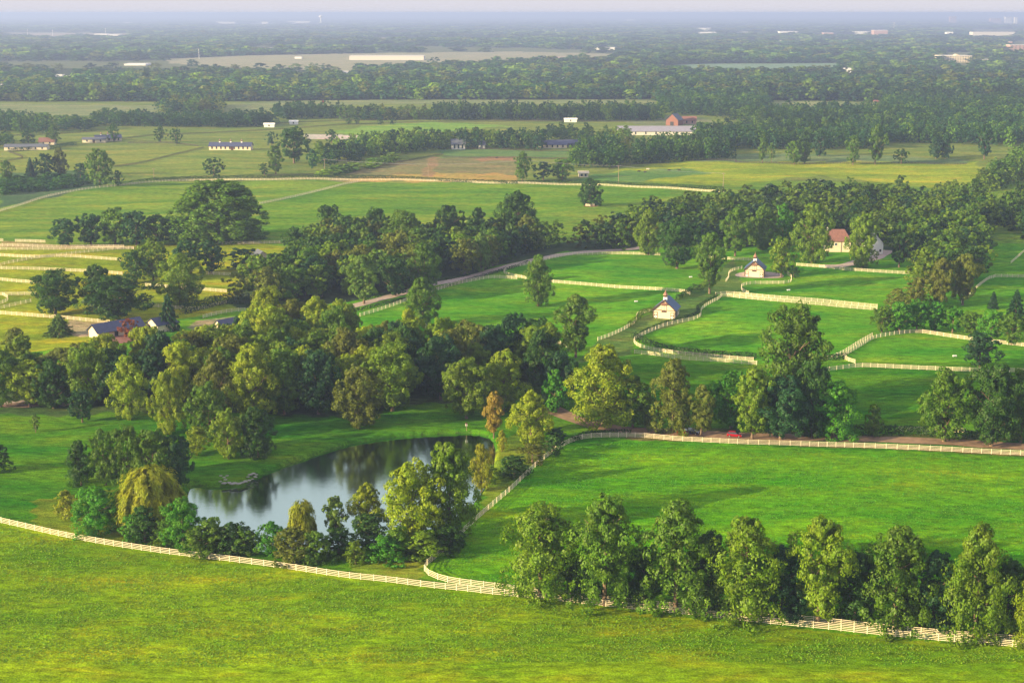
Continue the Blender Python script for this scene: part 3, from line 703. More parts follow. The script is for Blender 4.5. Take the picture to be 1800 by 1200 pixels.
for rel in ('just left of', 'just right of', 'right behind', 'close in front of', 'second to the left of', 'second to the right of', 'second behind', 'third to the left of', 'third to the right of', 'third behind', 'third in front of'):
    for lx, ly, nm in LMK:
        best = None
        for i, c_ in enumerate(cand[:190]):
            if i in used_: continue
            px_, py_ = proj(c_[1], c_[2]); dx, dy = (px_ - lx) / 9.0, (py_ - ly) / 4.0 
            ok = {'just left of': dx < -abs(dy) * .8, 'just right of': dx > abs(dy) * .8, 'right behind': dy < -abs(dx), 'close in front of': dy > abs(dx), 'second to the left of': dx < -abs(dy) * .8, 'second to the right of': dx > abs(dy) * .8, 'second behind': dy < -abs(dx), 'third to the left of': dx < -abs(dy) * .8, 'third to the right of': dx > abs(dy) * .8, 'third behind': dy < -abs(dx), 'third in front of': dy > abs(dx)}[rel]
            d_ = math.hypot(dx, dy)
            if ok and d_ < (17 if rel[0] == 't' else 12) and (best is None or d_ < best[0]): best = (d_, i)
        if best:
            i = best[1]; used_.add(i); c_ = list(cand[i]); c_[7] = '%s woodland tree %s the %s' % (WNAME[c_[6]], rel, nm); cand[i] = tuple(c_)
N_IND = 300 - sum(1 for l_ in TREES.strip().splitlines() if not l_.startswith('s'))
for i, (k, x, y, h, w, kind, tone, lab, gr) in enumerate(cand):
    z = float(hgt(x, y))
    if i < N_IND: place_tree(Vector((x, y, z)), 0, h, w, kind, tone, lab, gr, k * 2330)
    else: MASS.append((x, y, z, h, w, tone, 1))
print('woodland candidates', len(cand), 'individual', N_IND)

GROVES = [  # poly, spacing, height, tones
 ([(545,302),(600,287),(640,283),(700,272),(790,264),(790,255),(680,254),(620,268),(560,282)], 10.5, 15, 'dtgG'),
 ([(798,264),(955,263),(958,256),(800,252)], 10, 15, 'ttdgG'), ([(960,246),(1038,248),(1038,240),(965,236)], 11, 12, 'tdg'),
 ([(1000,300),(1085,298),(1105,283),(1075,265),(1035,265),(1010,285)], 10.5, 16, 'dtgd'), ([(1050,262),(1110,262),(1110,246),(1060,243)], 12, 13, 'Ggb'),
 ([(1115,292),(1180,286),(1285,280),(1275,262),(1160,262),(1115,276)], 10, 15, 'dtgd'),
 ([(1225,268),(1290,266),(1560,263),(1560,252),(1720,256),(1900,262),(1900,235),(1720,228),(1560,228),(1290,235),(1225,244)], 12, 15, 'tdgtd'),
 ([(1160,200),(1280,208),(1340,225),(1560,225),(1900,232),(1900,176),(1560,176),(1540,196),(1410,202),(1350,200),(1352,176),(1160,176)], 14, 15, 'tdgtd'),
 ([(600,212),(760,212),(760,205),(600,204)], 12, 13, 'tbg'), ([(762,212),(1165,214),(1165,203),(762,203)], 11, 16, 'tdgt'),
 ([(165,222),(380,226),(485,222),(485,214),(380,213),(165,212)], 12, 13, 'tdt'), ([(484,212),(600,209),(600,202),(484,202)], 12, 15, 'td'),
 ([(-40,232),(90,236),(90,222),(-40,215)], 12, 15, 'tdg'), ([(100,232),(165,232),(165,220),(100,218)], 16, 11, 'gt'),
 ([(280,200),(390,198),(390,186),(300,186)], 15, 14, 'gtb'), ([(-40,262),(20,258),(20,248),(-40,250)], 12, 10, 'dg'),
 ([(0,345),(120,332),(165,325),(120,312),(0,316)], 8, 4.5, 'tdd'), ([(1600,470),(1640,480),(1690,500),(1620,500)], 10, 12, 'bgG'),
 ([(1762,380),(1800,365),(1860,360),(1860,432),(1790,428)], 10, 15.5, 'dtgd'), ([(1640,352),(1720,356),(1745,372),(1650,365)], 10, 15, 'gGd'), ([(540,318),(600,303),(700,290),(690,284),(560,305)], 14, 6, 'gG'),
]
FIELDS = [z[0] for z in ZONES if len(z[0]) > 2 and max(p[1] for p in z[0]) < 207]
BLD = [(612,748,94,112),(1652,1712,92,121),(520,532,98,108),(1700,1790,52,69),(95,135,128,142),(560,570,36,48),(1665,1690,28,44),(1735,1800,28,46),(1768,1830,72,98)]
for gi, (poly, sp, hh, tones) in enumerate(GROVES):
    rng = random.Random(gi + 77)
    for (x, y) in scatter(poly, sp, 200 + gi):
        if any((x - bx) ** 2 + (y - by) ** 2 < (br * .8) ** 2 for bx, by, br in tree_base if by > 900): continue
        MASS.append((x, y, float(hgt(x, y)), hh * rng.uniform(.72, 1.22), sp * rng.uniform(1.0, 1.4), rng.choice(tones), 1 if hh > 8 else 2))
FB = [(97,110,132,139,'a glowing white house cluster left of the far woods'),(116,133,134,139,'low white building right of the glowing one'),(0,6,149,158,'white house at the far left edge'),
 (166,188,60,63,'row of white roofs below the left horizon'),(190,211,61,64,'second row of white roofs below the left horizon'),(80,92,68,71,'small white roofs at the upper left'),(218,256,113,115.5,'long thin white roof in the left woods'),
 (193,205,130,133,'pale roof among left woods'),(248,256,65,67,'tiny white roof under the left horizon'),(216,232,40,42,'pale strip of roofs on the left horizon'),(245,268,41,43,'longer pale strip of roofs on the left horizon'),
 (380,412,39,42,'pale roofs on the horizon left of the water tower'),(460,470,39,43,'white roof on the horizon nearer the water tower'),(505,545,38,41.5,'white roof strip left beside the water tower'),
 (513,522,126,130,'white roof at the near edge of the pale far field'),(589,601,126,129.5,'cream roofs before the white warehouse'),(600,612,126,129,'second cream roof before the white warehouse'),(702,714,126,129,'white roof in trees below the warehouse'),(797,812,126,132,'pale roof behind the central far woods'),
 (683,689,75,77.5,'white house speck above the warehouse'),(702,707,77,79,'second white house speck above the warehouse'),(829,834,67,69.5,'white house left of the central horizon'),(848,856,64,67,'pale roof in the central far woods'),(877,888,61.5,65,'white hall in the central far woods'),
 (984,992,137,144,'bright white house in the central woods'),(953,966,53.5,56,'white roof strip in the centre distance'),(1031,1036,70,74,'tiny white house above the tan field'),(1107,1112,70,74,'white speck house right of centre'),
 (1041,1056,84,88,'row of pale townhouses above the tan field'),(1063,1081,84,88.5,'second row of pale townhouses above the tan field'),(1102,1116,35,38,'white roofs on the horizon right of centre'),
 (1225,1250,50,53.5,'white roofs of a far suburb'),(1230,1260,57,60,'low white roof line of a far suburb'),(1292,1320,57,59.5,'pale roof line in the right distance'),(1370,1404,56,60.5,'broad white roof group in the right distance'),(1448,1465,58,61,'white roof left of the pink hall'),
 (1286,1295,72,74.5,'pale house in the right far woods'),(1373,1384,72,74.5,'white roof in the right far woods'),(1477,1496,121,130,'white farm house with gables in the right woods'),(1503,1512,129,132,'small white roof beside the farm house'),
 (1500,1533,56,60,'long pale roof in the right distance'),(1536,1560,54,62,'pinkish hall in the right distance'),(1664,1675,57,63,'white dome roofed hall near the hangar'),(1722,1740,105,110,'grey roof right of the cream hotel'),(1745,1750,105,108,'small white roof right of the cream hotel'),
 (1776,1782,110,113,'white roof at the far right woods'),(1577,1584,190,194,'pale cottage right of the far meadow'),(1612,1622,177,181,'white roof peeping from the right woods'),(1638,1650,177,181,'second white roof peeping from the right woods')]
BLD += [(q[0] - 1, q[1] + 1, q[2] - 1, q[3] + .10 * (q[3] - 23) + 1) for q in FB]
# the great far woodland: clumps grow with distance
def far_points():
    rng = np.random.default_rng(3); z = 1930.0
    while z < 44000:
        sp = max(13.0, z / 115); zz = z; wid = .39 * z + 60; n = int(2 * wid / sp)
        x = (np.arange(n) + .5) / n * 2 * wid - wid + rng.uniform(-.4, .4, n) * sp; y = zz + rng.uniform(-.45, .45, n) * sp
        PX, PY = proj(x, y); k = np.ones(n, bool)
        for f in FIELDS: k &= ~inpoly(PX, PY, f)
        for b in BLD: k &= ~((PX > b[0]) & (PX < b[1]) & (PY > b[2]) & (PY < b[3]))
        dens = np.sin(x / 330 + 1.3 * np.sin(y / 410)) + np.sin(y / 270 + x / 900) + rng.normal(0, .5, n)
        k &= (dens > -.7) | (y < 2300)
        for a, b in zip(x[k], y[k]):
            MASS.append((a, b, 0., rng.uniform(9, 19) * (1 if rng.random() > .06 else 1.3), sp * rng.uniform(1.1, 1.6), rng.choice(list('tdgtdGtb')), 2 if z < 3600 else 3))
        z += sp * .8
far_points()
def build_mass(name, items, label):
    LOD = {1: [crown_arrays(k, 900 + i, 60, 13, 1.7) for i, k in enumerate(['round', 'broad', 'egg', 'open', 'dome'])],
           2: [crown_arrays(k, 950 + i, 26, 5, 3.4) for i, k in enumerate(['round', 'broad', 'egg', 'dome'])],
           3: [crown_arrays(k, 970 + i, 13, 3, 6.0) for i, k in enumerate(['round', 'dome', 'broad'])]}
    rng = np.random.default_rng(17); Vs, Cs = [], []
    for (x, y, z, h, w, tone, lod) in items:
        V, _ = LOD[lod][rng.integers(len(LOD[lod]))]; a = rng.uniform(0, 6.28); c, s = math.cos(a), math.sin(a)
        sx = w / 2 / R0 / 1.08; sz = h / H0
        Vs.append(np.stack([(V[:, 0] * c - V[:, 1] * s) * sx + x, (V[:, 0] * s + V[:, 1] * c) * sx + y, V[:, 2] * sz + z], 1).astype(np.float32))
        t = np.array(TONE[tone]) * rng.uniform(.75, 1.3) * (1 + .35 * math.sin(x / 260 + 2 * math.sin(y / 340)) * math.sin(y / 190 + x / 700)); Cs.append(np.repeat(t[None].astype(np.float32), len(V), 0))
    V = np.concatenate(Vs); Cc = np.concatenate(Cs); F = np.arange(len(V)).reshape(-1, 4); me = mesh_np(name, V, F, LEAFFAR)
    a = me.color_attributes.new('tint', 'FLOAT_COLOR', 'POINT'); a.data.foreach_set('color', np.concatenate([Cc, np.ones((len(V), 1), np.float32)], 1).ravel())
    o = obj(name, me); tag(o, label, None, None, 'stuff'); print(name, len(items), len(F))
build_mass('distant_woodland', MASS, 'hazy blue green woods and tree lines spreading to the horizon')

all_tufts()
# ---------------------------------------------------------------- hedges
def hedge(pts, h, w, tone, label, size=.5):
    W3 = [P(*p) for p in pts]; pos = []; nr = []; rng = np.random.default_rng(int(abs(pts[0][0]) * 3 + 9))
    for a, b in zip(W3[:-1], W3[1:]):
        L = (b - a).length; n = int(L * (w + 2 * h) * 6.5 / (size * 2) ** 1.3); t = rng.uniform(0, 1, n); d = (b - a) / L; s = np.array([-d.y, d.x, 0])
        u = rng.uniform(-(w / 2 + h), w / 2 + h, n); off = np.clip(u, -w / 2, w / 2); z = np.where(np.abs(u) > w / 2, h - (np.abs(u) - w / 2), h) * (1 + .06 * np.sin(t * L * .9))
        base = np.array(a)[None] + t[:, None] * np.array(b - a)[None]; p = base + off[:, None] * s[None]; p[:, 2] += z; p += rng.normal(0, .09, p.shape)
        nn = np.where((np.abs(u) > w / 2)[:, None], np.sign(u)[:, None] * s[None], np.array([[0, 0, 1.0]])) + rng.normal(0, .4, p.shape); pos.append(p); nr.append(nn)
    pos = np.concatenate(pos); nr = np.concatenate(nr); nr /= np.linalg.norm(nr, axis=1)[:, None]
    V, F = cards(pos, nr, size, rng, .8); o = obj('hedge', mesh_np('hedge', V, F, LEAF)); o.color = tuple(c * .62 for c in TONE[tone]) + (1,)
    tag(o, label, 'hedge', 'clipped hedges along the fences')
HEDGES = [
 ([(1113,592),(1140,606),(1170,616),(1200,620),(1265,626),(1330,630)], 1.9, 1.6, 'd', 'dark clipped hedge along the lower paddock double fence'),
 ([(1452,633),(1475,632),(1487,630)], 1.9, 1.6, 'd', 'short dark hedge left of the right paddock corner'),
 ([(1470,762),(1520,762),(1580,764),(1640,766)], 2.6, 2.2, 'd', 'long dark hedge between dirt lane and right paddock'),
 ([(1675,768),(1740,772),(1810,776)], 2.2, 2, 'd', 'hedge piece behind the roadside round trees'),
 ([(320,553),(340,547),(370,539),(400,533),(440,533)], 4, 2.5, 't', 'tall curved dark hedge behind the riding ring'),
 ([(1104,575),(1122,562),(1126,553),(1150,546)], 1.8, 1.3, 'G', 'yellow green hedge left of the lower cream barn'),
 ([(1190,528),(1206,519),(1215,512)], 2, 1.5, 'd', 'dark hedge climbing behind the lower cream barn'),
 ([(1216,507),(1226,510),(1236,510)], 2.2, 1.5, 'd', 'short hedge left of the feathery tall tree'),
 ([(1115,596),(1133,583),(1167,569),(1200,561),(1228,551),(1226,541),(1240,532),(1260,521)], 1.0, .9, 'd', 'low dark hedge outside the curving lower paddock fence'),
 ([(210,326),(270,318),(340,315),(470,314),(600,313),(690,314),(733,316),(800,320),(900,323),(1033,322),(1120,327),(1193,330),(1273,334)], 2.2, 1.8, 'd', 'long brown green hedge along the upper field top fence'),
 ([(640,528),(700,512),(760,497),(825,484)], .9, 1.0, 'd', 'low hedge between gravel drive and woodland'),
 ([(620,548),(700,530),(757,512),(833,491),(885,476),(930,462)], 1.1, 1.2, 'd', 'dark hedge between gravel drive and white fence'),
 ([(1600,470),(1640,470)], 1.0, .8, 'g', 'small hedge right of the house lawn'),
 ([(1005,777),(1030,766),(1083,763),(1110,763)], 1.3, 1.2, 'd', 'low dark hedge at the fence bend by the lane'),
 ([(15,268),(60,263),(100,260),(133,255)], 3, 3, 't', 'dark hedge in front of the far left houses'),
]
for a in HEDGES: hedge(*a)

# ---------------------------------------------------------------- fences
PW = MB().box(-.075, .075, -.075, .075, -.35, 1.5).build('post', M['white']); PW_ME = PW.data; bpy.data.objects.remove(PW)
def fence(pts, label, posts=True, m='white', boards=4, h=1.42, off=0.0, step=2.44, group='white board fences around the paddocks'):
    W3 = [P(*p) for p in pts]; dense = []
    for i in range(len(W3) - 1):
        a, b, c, d = W3[max(i-1,0)], W3[i], W3[i+1], W3[min(i+2, len(W3)-1)]; k = max(2, int((c - b).length / .6))
        for j in range(k):
            t = j / k; q = .5 * ((2*b) + (c-a)*t + (2*a-5*b+4*c-d)*t*t + (3*b-a-3*c+d)*t**3); dense.append(q)
    dense.append(W3[-1]); st = [dense[0]]; acc = 0
    for a, b in zip(dense[:-1], dense[1:]):
        acc += (b - a).length
        if acc >= step: st.append(b); acc = 0
    for q in st: q.z = float(hgt(q.x, q.y))
    if not posts:
        mb = MB(); O = st[len(st)//2].copy()
        for i, (a, b) in enumerate(zip(st[:-1], st[1:])):
            for k in range(boards): z = h - .09 - (h - .30) * k / (boards - 1); mb.bar(a - O + Vector((0, 0, z)), b - O + Vector((0, 0, z)), .035, .15)
            q = a - O; mb.box(q.x - .075, q.x + .075, q.y - .075, q.y + .075, q.z - .35, q.z + 1.5)
        o = mb.build('fence', M[m]); o.location = O; tag(o, label, 'fence', group); return
    rt = empty('fence', st[len(st)//2], 0, label, 'fence', group); O = rt.location.copy()
    rh = .115; zs = [h - .09 - (h - .30) * k / (boards - 1) for k in range(boards)]
    for z in zs:
        mb = MB()
        for i, (a, b) in enumerate(zip(st[:-1], st[1:])):
            sg = random.uniform(-.004, .004); mb.bar(a - O + Vector((0, 0, z + sg)), b - O + Vector((0, 0, z + sg)), .035, rh)
        mb.build('rail', M[m], rt)
    def yaw(i): d = st[min(i+1, len(st)-1)] - st[max(i-1, 0)]; return math.atan2(d.y, d.x)
    order = sorted(range(len(st)), key=lambda i: st[i].y); one = set(order[:100]) if posts else set()
    rest = MB()
    for i, q in enumerate(st):
        if i in one:
            o = bpy.data.objects.new('post', PW_ME); o.parent = rt; o.location = q - O + Vector((0, 0, random.uniform(-.03, .03))); o.rotation_euler = (random.uniform(-.02,.02), random.uniform(-.02,.02), yaw(i)); C.objects.link(o)
        else:
            a = q - O; rest.box(a.x - .075, a.x + .075, a.y - .075, a.y + .075, a.z - .35, a.z + 1.5)
    if rest.v:
        o = rest.build('post', M[m], rt)
        if posts or len(st) > 100: o['kind'] = 'stuff'
FENCES = [
 ([(-25,911),(0,918),(43,928),(110,943),(180,956),(257,968),(333,978),(417,988),(500,999),(600,1014),(683,1023),(753,1032),(813,1038),(883,1046),(983,1056),(1100,1069),(1200,1079),(1333,1094),(1467,1107),(1600,1121),(1700,1130),(1800,1138),(1850,1142)], 'long white board fence along the bottom field, left edge to right edge', True),
 ([(1850,1133),(1800,1129),(1700,1121),(1600,1112),(1467,1098),(1333,1085),(1200,1071),(1100,1061),(983,1048),(883,1036),(833,1030),(787,1023),(757,1013),(746,1003),(751,993),(777,972),(807,943),(840,912),(870,886),(900,860),(933,828),(967,799),(1000,779),(1033,770),(1083,768),(1133,769),(1200,775),(1300,780),(1400,783),(1500,786),(1600,790),(1700,795),(1800,800),(1850,803)], 'white fence looping round the big right field past the pond', True),
 ([(1115,621),(1150,625),(1200,632),(1265,636),(1330,641)], 'white fence under the curving hedge left of the tallest tree', True),
 ([(1447,653),(1477,649),(1513,645),(1567,647),(1633,650),(1720,653),(1850,656)], 'white fence between the two right paddocks', True),
 ([(1850,616),(1793,608),(1747,603),(1700,597),(1633,587),(1610,585),(1583,587),(1550,592),(1533,597),(1510,611),(1484,627),(1492,635),(1513,641)], 'white fence around the top of the far right paddock', True),
 ([(1300,524),(1272,521),(1262,527),(1243,537),(1233,546),(1231,556),(1217,563),(1200,566),(1167,574),(1133,588),(1115,599),(1120,608),(1140,615),(1170,620),(1200,624),(1265,630),(1330,635)], 'white fence curving down the left of the lower barn paddock', True),
 ([(1300,524),(1367,530),(1467,539),(1552,546)], 'lower white rail of the double fence below the upper barn', True),
 ([(1258,519),(1290,518),(1367,525),(1467,533),(1550,541)], 'upper white rail of the double fence below the upper barn', True),
 ([(1533,591),(1510,604),(1477,624),(1445,634)], 'short white fence running beside the paddock corner lane', True),
 ([(1303,507),(1305,503),(1317,500),(1340,499),(1383,498),(1391,493),(1390,487),(1383,481)], 'white fence curling round the upper barn right side', True),
 ([(1303,507),(1306,513),(1318,518)], 'short white fence joining the upper barn loop to the double fence', True),
 ([(1400,467),(1440,470),(1500,476),(1600,482)], 'bright white fence in front of the red roofed house', True),
 ([(1276,495),(1281,488),(1281,482),(1289,476),(1307,472)], 'white fence left of the upper cream barn', True),
 ([(1225,450),(1277,456),(1330,459)], 'orange lit fence behind the upper cream barn', True),
 ([(1160,449),(1083,447),(1033,448),(1000,449),(960,457),(933,464),(900,471),(886,478),(893,484),(917,489),(973,497),(1067,505),(1133,509),(1200,514),(1214,519)], 'white fence looping round the upper paddock above the lone tree', True),
 ([(633,556),(670,545),(710,531),(757,514),(800,501),(833,494),(867,489),(917,491)], 'white fence beside the gravel drive by the middle paddock', True),
 ([(1150,547),(1121,554),(1118,566),(1100,578),(1075,590),(1050,599)], 'white fence descending left from the lower cream barn', True),
 ([(973,604),(990,607),(999,613),(1002,618)], 'short white fence beside the two topped tree', True),
 ([(748,576),(770,582),(797,587)], 'orange lit fence at the middle paddock left corner', True),
 ([(-30,551),(0,552),(67,557),(117,561),(193,568)], 'white fence in front of the round dark left tree', True),
 ([(-30,516),(0,519),(60,518),(62,517)], 'white fence at the left edge above the bright lane', True),
 ([(-30,546),(0,543),(57,530)], 'short slanting white fence at the left edge', True),
 ([(-30,491),(0,493),(63,498),(95,500)], 'white fence behind the round dark left tree', True),
 ([(-30,471),(0,473),(83,475),(167,479),(215,483)], 'white fence across the middle of the left paddocks', True),
 ([(0,467),(12,464),(67,454),(123,452),(213,458)], 'white fence with a curved corner in the left paddocks', True),
 ([(-30,449),(0,450),(67,453),(110,449),(160,443),(213,438),(236,438)], 'slanting white fence across the top left paddocks', True),
 ([(-30,438),(0,439),(100,439),(157,438),(233,438)], 'thick white fence at the top of the left paddocks', True),
 ([(-30,433),(60,434),(150,435),(220,435)], 'farther white fence behind the top left paddocks', True),
 ([(-20,540),(8,532),(14,525),(4,519)], 'small rounded white fence corner at the left edge', True),
 ([(357,482),(400,484),(405,484)], 'orange lit fence right of the large light green tree', True),
 ([(256,503),(300,506),(340,509),(402,514)], 'white fence passing behind the large light green tree', True),
 ([(268,539),(313,543),(340,545),(367,541),(403,531)], 'white fence along the tall curved hedge', True),
 ([(357,559),(380,553),(410,548),(440,546)], 'low white fence around the riding ring', True),
 ([(383,430),(440,429),(503,427)], 'pale fence right of the huge spreading tree', True),
 ([(1580,757),(1620,758),(1710,761)], 'white rail above the long dark lane hedge', True),
 ([(1690,533),(1733,494),(1745,489),(1760,487),(1850,487)], 'white fence around the bright far right field', True),
 ([(1777,463),(1800,443),(1840,412)], 'slanting white fence at the far right edge', True),
 ([(-40,381),(0,372),(67,351),(133,336),(207,327),(267,321),(333,318),(450,317),(600,317),(733,318),(867,323),(1033,326),(1120,330),(1193,333),(1273,338)], 'very long white fence along the top of the upper field', True),
 ([(457,359),(533,343),(600,326),(635,319)], 'diagonal white fence crossing the upper field', False),
 ([(-20,424),(12,424)], 'short pale fence left of the upper field clump', False), ([(27,425),(87,427)], 'pale fence piece beside the upper field clump', False),
]
for a in FENCES: fence(*a)
BROWN = [
 ([(200,294),(270,282),(330,267),(360,260)], 'dark fence rising towards the long stable'), ([(-20,290),(0,286),(40,278),(15,268)], 'dark fence below the far left houses'),
 ([(470,310),(560,308),(600,302),(700,286),(760,275),(780,272)], 'dark fence climbing beside the brown field'), ([(770,262),(900,264),(1010,266)], 'dark fence behind the brown field'),
 ([(210,246),(280,238),(400,233),(520,226),(620,219),(760,215),(900,214),(1100,214)], 'dark fence across the far bright meadow'), ([(225,252),(300,252),(350,258)], 'dark fence left of the long stable'),
 ([(480,220),(520,216),(700,211),(1000,212)], 'dark fence below the distant tree line'), ([(1210,283),(1290,283),(1330,287),(1700,289)], 'dark fence under the far meadow tree row'),
 ([(780,277),(900,278),(1000,280)], 'dark fence in front of the far white walled house'), ([(0,240),(100,236),(210,230)], 'dark fence above the far left houses'), ([(1070,298),(1110,290),(1180,286)], 'dark fence near the grazing cattle')]
for p_, l_ in BROWN: fence(p_, l_, False, 'brown', 4, 1.4, group='dark board fences of the far pastures')
# little octagonal guard round the single tree
def guard():
    c = P(1037, 362); rt = empty('tree_guard', c, 0, 'low white octagonal fence ring around the single dark tree', 'fence'); R = 2.9
    pts = [Vector((R * math.cos(i * math.pi / 4), R * math.sin(i * math.pi / 4), 0)) for i in range(9)]
    for z in (.35, .7, 1.05, 1.35):
        mb = MB()
        for a, b in zip(pts[:-1], pts[1:]): mb.bar(a + Vector((0,0,z)), b + Vector((0,0,z)), .05, .16)
        mb.build('rail', M['white'], rt)
    for i, p in enumerate(pts[:-1]): o = obj('post', PW_ME, rt); o.location = p
    mb = MB(); n = 24; mb.poly([(4.6 * math.cos(k * 6.283 / n) * (1 + .15 * math.sin(k * 2)) + .4, 4.6 * math.sin(k * 6.283 / n), .06) for k in range(n)], [tuple(range(n))]); o = mb.build('bare_soil', M['soil']); o.location = c; o['kind'] = 'structure'
guard()

# ---------------------------------------------------------------- buildings
def gable(rt, w, l, he, hr, wm, rm, over=.5, ridge_y=True, thick=.18):
    """walls + roof; ridge runs along local y, front gable at y=0."""
    mb = MB(); mb.poly([(-w/2,0,-.5),(w/2,0,-.5),(w/2,0,he),(0,0,hr),(-w/2,0,he),(-w/2,l,-.5),(w/2,l,-.5),(w/2,l,he),(0,l,hr),(-w/2,l,he)],
        [(0,1,2,3,4),(9,8,7,6,5),(1,6,7,2),(5,0,4,9),(2,7,8,3),(9,4,3,8)]); mb.build('wall', M[wm], rt)
    mb = MB(); sl = (hr - he) / (w / 2)
    for s in (-1, 1):
        x1 = s * (w/2 + over); z1 = he - sl * over; a = [(0, -over, hr + .03), (x1, -over, z1 + .03), (x1, l + over, z1 + .03), (0, l + over, hr + .03)]
        b = [(p[0], p[1], p[2] + thick) for p in a]; f = [(0,1,2,3),(7,6,5,4),(0,4,5,1),(1,5,6,2),(2,6,7,3),(3,7,4,0)]
        mb.poly(a + b, f)
    return mb.build('roof', M[rm], rt)
def cupola(rf, x, y, z, s=1.0, cap='copper'):
    MB().box(x-.75*s, x+.75*s, y-.75*s, y+.75*s, z-.6*s, z+.9*s).build('cupola_base', M['wht'], rf)
    MB().box(x-.6*s, x+.6*s, y-.6*s, y+.6*s, z+.9*s, z+1.7*s).build('cupola_louvre', M['timber'], rf)
    MB().lathe([(1.15*s, 1.7*s), (.85*s, 2.1*s), (.35*s, 2.9*s), (.06*s, 3.6*s), (.03*s, 4.3*s)], 8, (x, y, z)).build('cupola_roof', M[cap], rf)
def stall_door(rt, x, wm='timber'):
    d = MB().box(x-.72, x+.72, -.06, -.004, .0, 2.7).build('stall_door', M['timber'], rt)
    MB().box(x-.52, x+.52, -.10, -.062, 1.5, 2.5).build('door_panel', M['cream'], d)
    mb = MB(); n = 14; vs = []
    for r in (.24, .55):
        for k in range(n): t = 6.2832 * k / n; vs.append((x + r * math.cos(t), -.11, .72 + r * math.sin(t)))
    mb.poly(vs, [(k, (k+1) % n, n + (k+1) % n, n + k) for k in range(n)]); mb.build('ring', M['wht'], d)
def cream_barn(x, y, rz, label):
    p = P(x, y); rt = empty('barn', p, rz, label, 'barn', 'small cream horse barns with cupolas'); w, l, he, hr = 8.8, 9.6, 3.7, 7.6
    rf = gable(rt, w, l, he, hr, 'cream', 'blue', .6); cupola(rf, 0, 2.2, hr, 1.0)
    tr = MB(); tr.box(-w/2, -1.1, -.07, -.004, 3.35, 3.6); tr.box(1.1, w/2, -.07, -.004, 3.35, 3.6); tr.bar((-w/2-.5, -.64, he-.32), (0, -.64, hr+.12), .12, .3); tr.bar((w/2+.5, -.64, he-.32), (0, -.64, hr+.12), .12, .3)
    for s in (-1, 1): tr.box(s*w/2-.12, s*w/2+.12, -.08, .12, 0, he-.1)
    tr.build('timber_trim', M['timber'], rt)
    ld = MB().box(-1.05, 1.05, -.09, -.004, 3.6, 6.0).build('loft_door', M['timber'], rt)
    for s in (-1, 1): MB().box(s*.5-.42, s*.5+.42, -.13, -.094, 3.7, 5.3).build('door_panel', M['cream'], ld)
    MB().poly([(-1.2,-.9,6.05),(1.2,-.9,6.05),(1.2,-.02,6.55),(-1.2,-.02,6.55),(-1.2,-.9,5.85),(1.2,-.9,5.85),(1.2,-.02,6.35),(-1.2,-.02,6.35)], [(0,1,2,3),(7,6,5,4),(0,4,5,1),(1,5,6,2),(3,2,6,7),(0,3,7,4)]).build('hood', M['copper'], rt)
    gr = MB().box(-1.05, 1.05, -.08, -.004, 2.6, 3.4); gr.build('vent_grille', M['timber'], rt)
    for s in (-1, 1): stall_door(rt, s * 3.35)
    MB().box(w/2+.004, w/2+.08, 3.0, 5.2, 0, 2.8).build('side_door', M['dark'], rt)
    for yy in (1.4, 7.6): MB().box(w/2+.004, w/2+.07, yy-.45, yy+.45, 1.6, 2.6).build('window', M['glass'], rt)
cream_barn(1167, 560, -.30, 'cream timbered barn with blue roof and cupola in the middle paddocks')
cream_barn(1325.5, 487, -.26, 'cream timbered barn with blue roof beside the light tree, farther back')

def long_building(x, y, w, l, he, hr, rz, wm, rm, label, cat, ncup=0, nwin=5, door=None, name='stable', cs=.9, trim=None):
    """long side faces the camera: length along local x."""
    p = P(x, y); rt = empty(name, p, rz, label, cat)
    mb = MB(); L = l / 2; mb.poly([(-L,0,-.5),(L,0,-.5),(L,w,-.5),(-L,w,-.5),(-L,0,he),(L,0,he),(L,w,he),(-L,w,he),(-L,w/2,hr),(L,w/2,hr)], [(0,1,5,4),(2,3,7,6),(1,2,6,9,5),(3,0,4,8,7),(4,5,9,8),(6,7,8,9)]); mb.build('wall', M[wm], rt)
    ov = .7; sl = (hr - he) / (w / 2); mb = MB()
    for s in (-1, 1):
        y1 = w/2 + s * (w/2 + ov); z1 = he - sl * ov + .03; a = [(-L-ov, w/2, hr+.03), (L+ov, w/2, hr+.03), (L+ov, y1, z1), (-L-ov, y1, z1)]; mb.poly(a + [(q[0], q[1], q[2] + .2) for q in a], [(0,1,2,3),(7,6,5,4),(0,4,5,1),(1,5,6,2),(2,6,7,3),(3,7,4,0)])
    rf = mb.build('roof', M[rm], rt)
    for i in range(ncup): cupola(rf, -L + l * (i + .9) / (ncup + .8), w/2, hr, cs)
    for i in range(nwin):
        xx = -L + l * (i + .7) / (nwin + .4); f = MB().box(xx-.7, xx+.7, -.08, -.004, .9, he-.5).build('window', M['timber' if trim else 'dark'], rt)
        MB().box(xx-.5, xx+.5, -.12, -.084, 1.2, he-.8).build('pane', M['glass'], f)
    if door is not None: MB().box(door-1.2, door+1.2, -.1, -.004, 0, he-.4).build('door', M['timber'], rt)
    return rt
long_building(404, 264, 9, 38, 3.6, 6.6, -.06, 'cream', 'navy', 'long cream stable with navy roof and three cupolas on the far meadow', 'stable', 3, 9, 2, cs=.85, trim=1)
long_building(192, 249, 9, 24, 3.3, 6.2, .5, 'cream', 'navy', 'navy roofed stable with three cupolas beside a dark tree', 'stable', 3, 5, cs=.8, trim=1)
long_building(165, 251, 8, 22, 3.2, 4.8, 0, 'cream', 'slate', 'low cream house front with arched porch left of the far stable', 'house', 0, 3, 0, name='house')
long_building(45, 264, 9, 38, 3.0, 5.0, .04, 'cream', 'slate', 'low dark roofed cream cottage row at the far left', 'house', 0, 6, name='house')
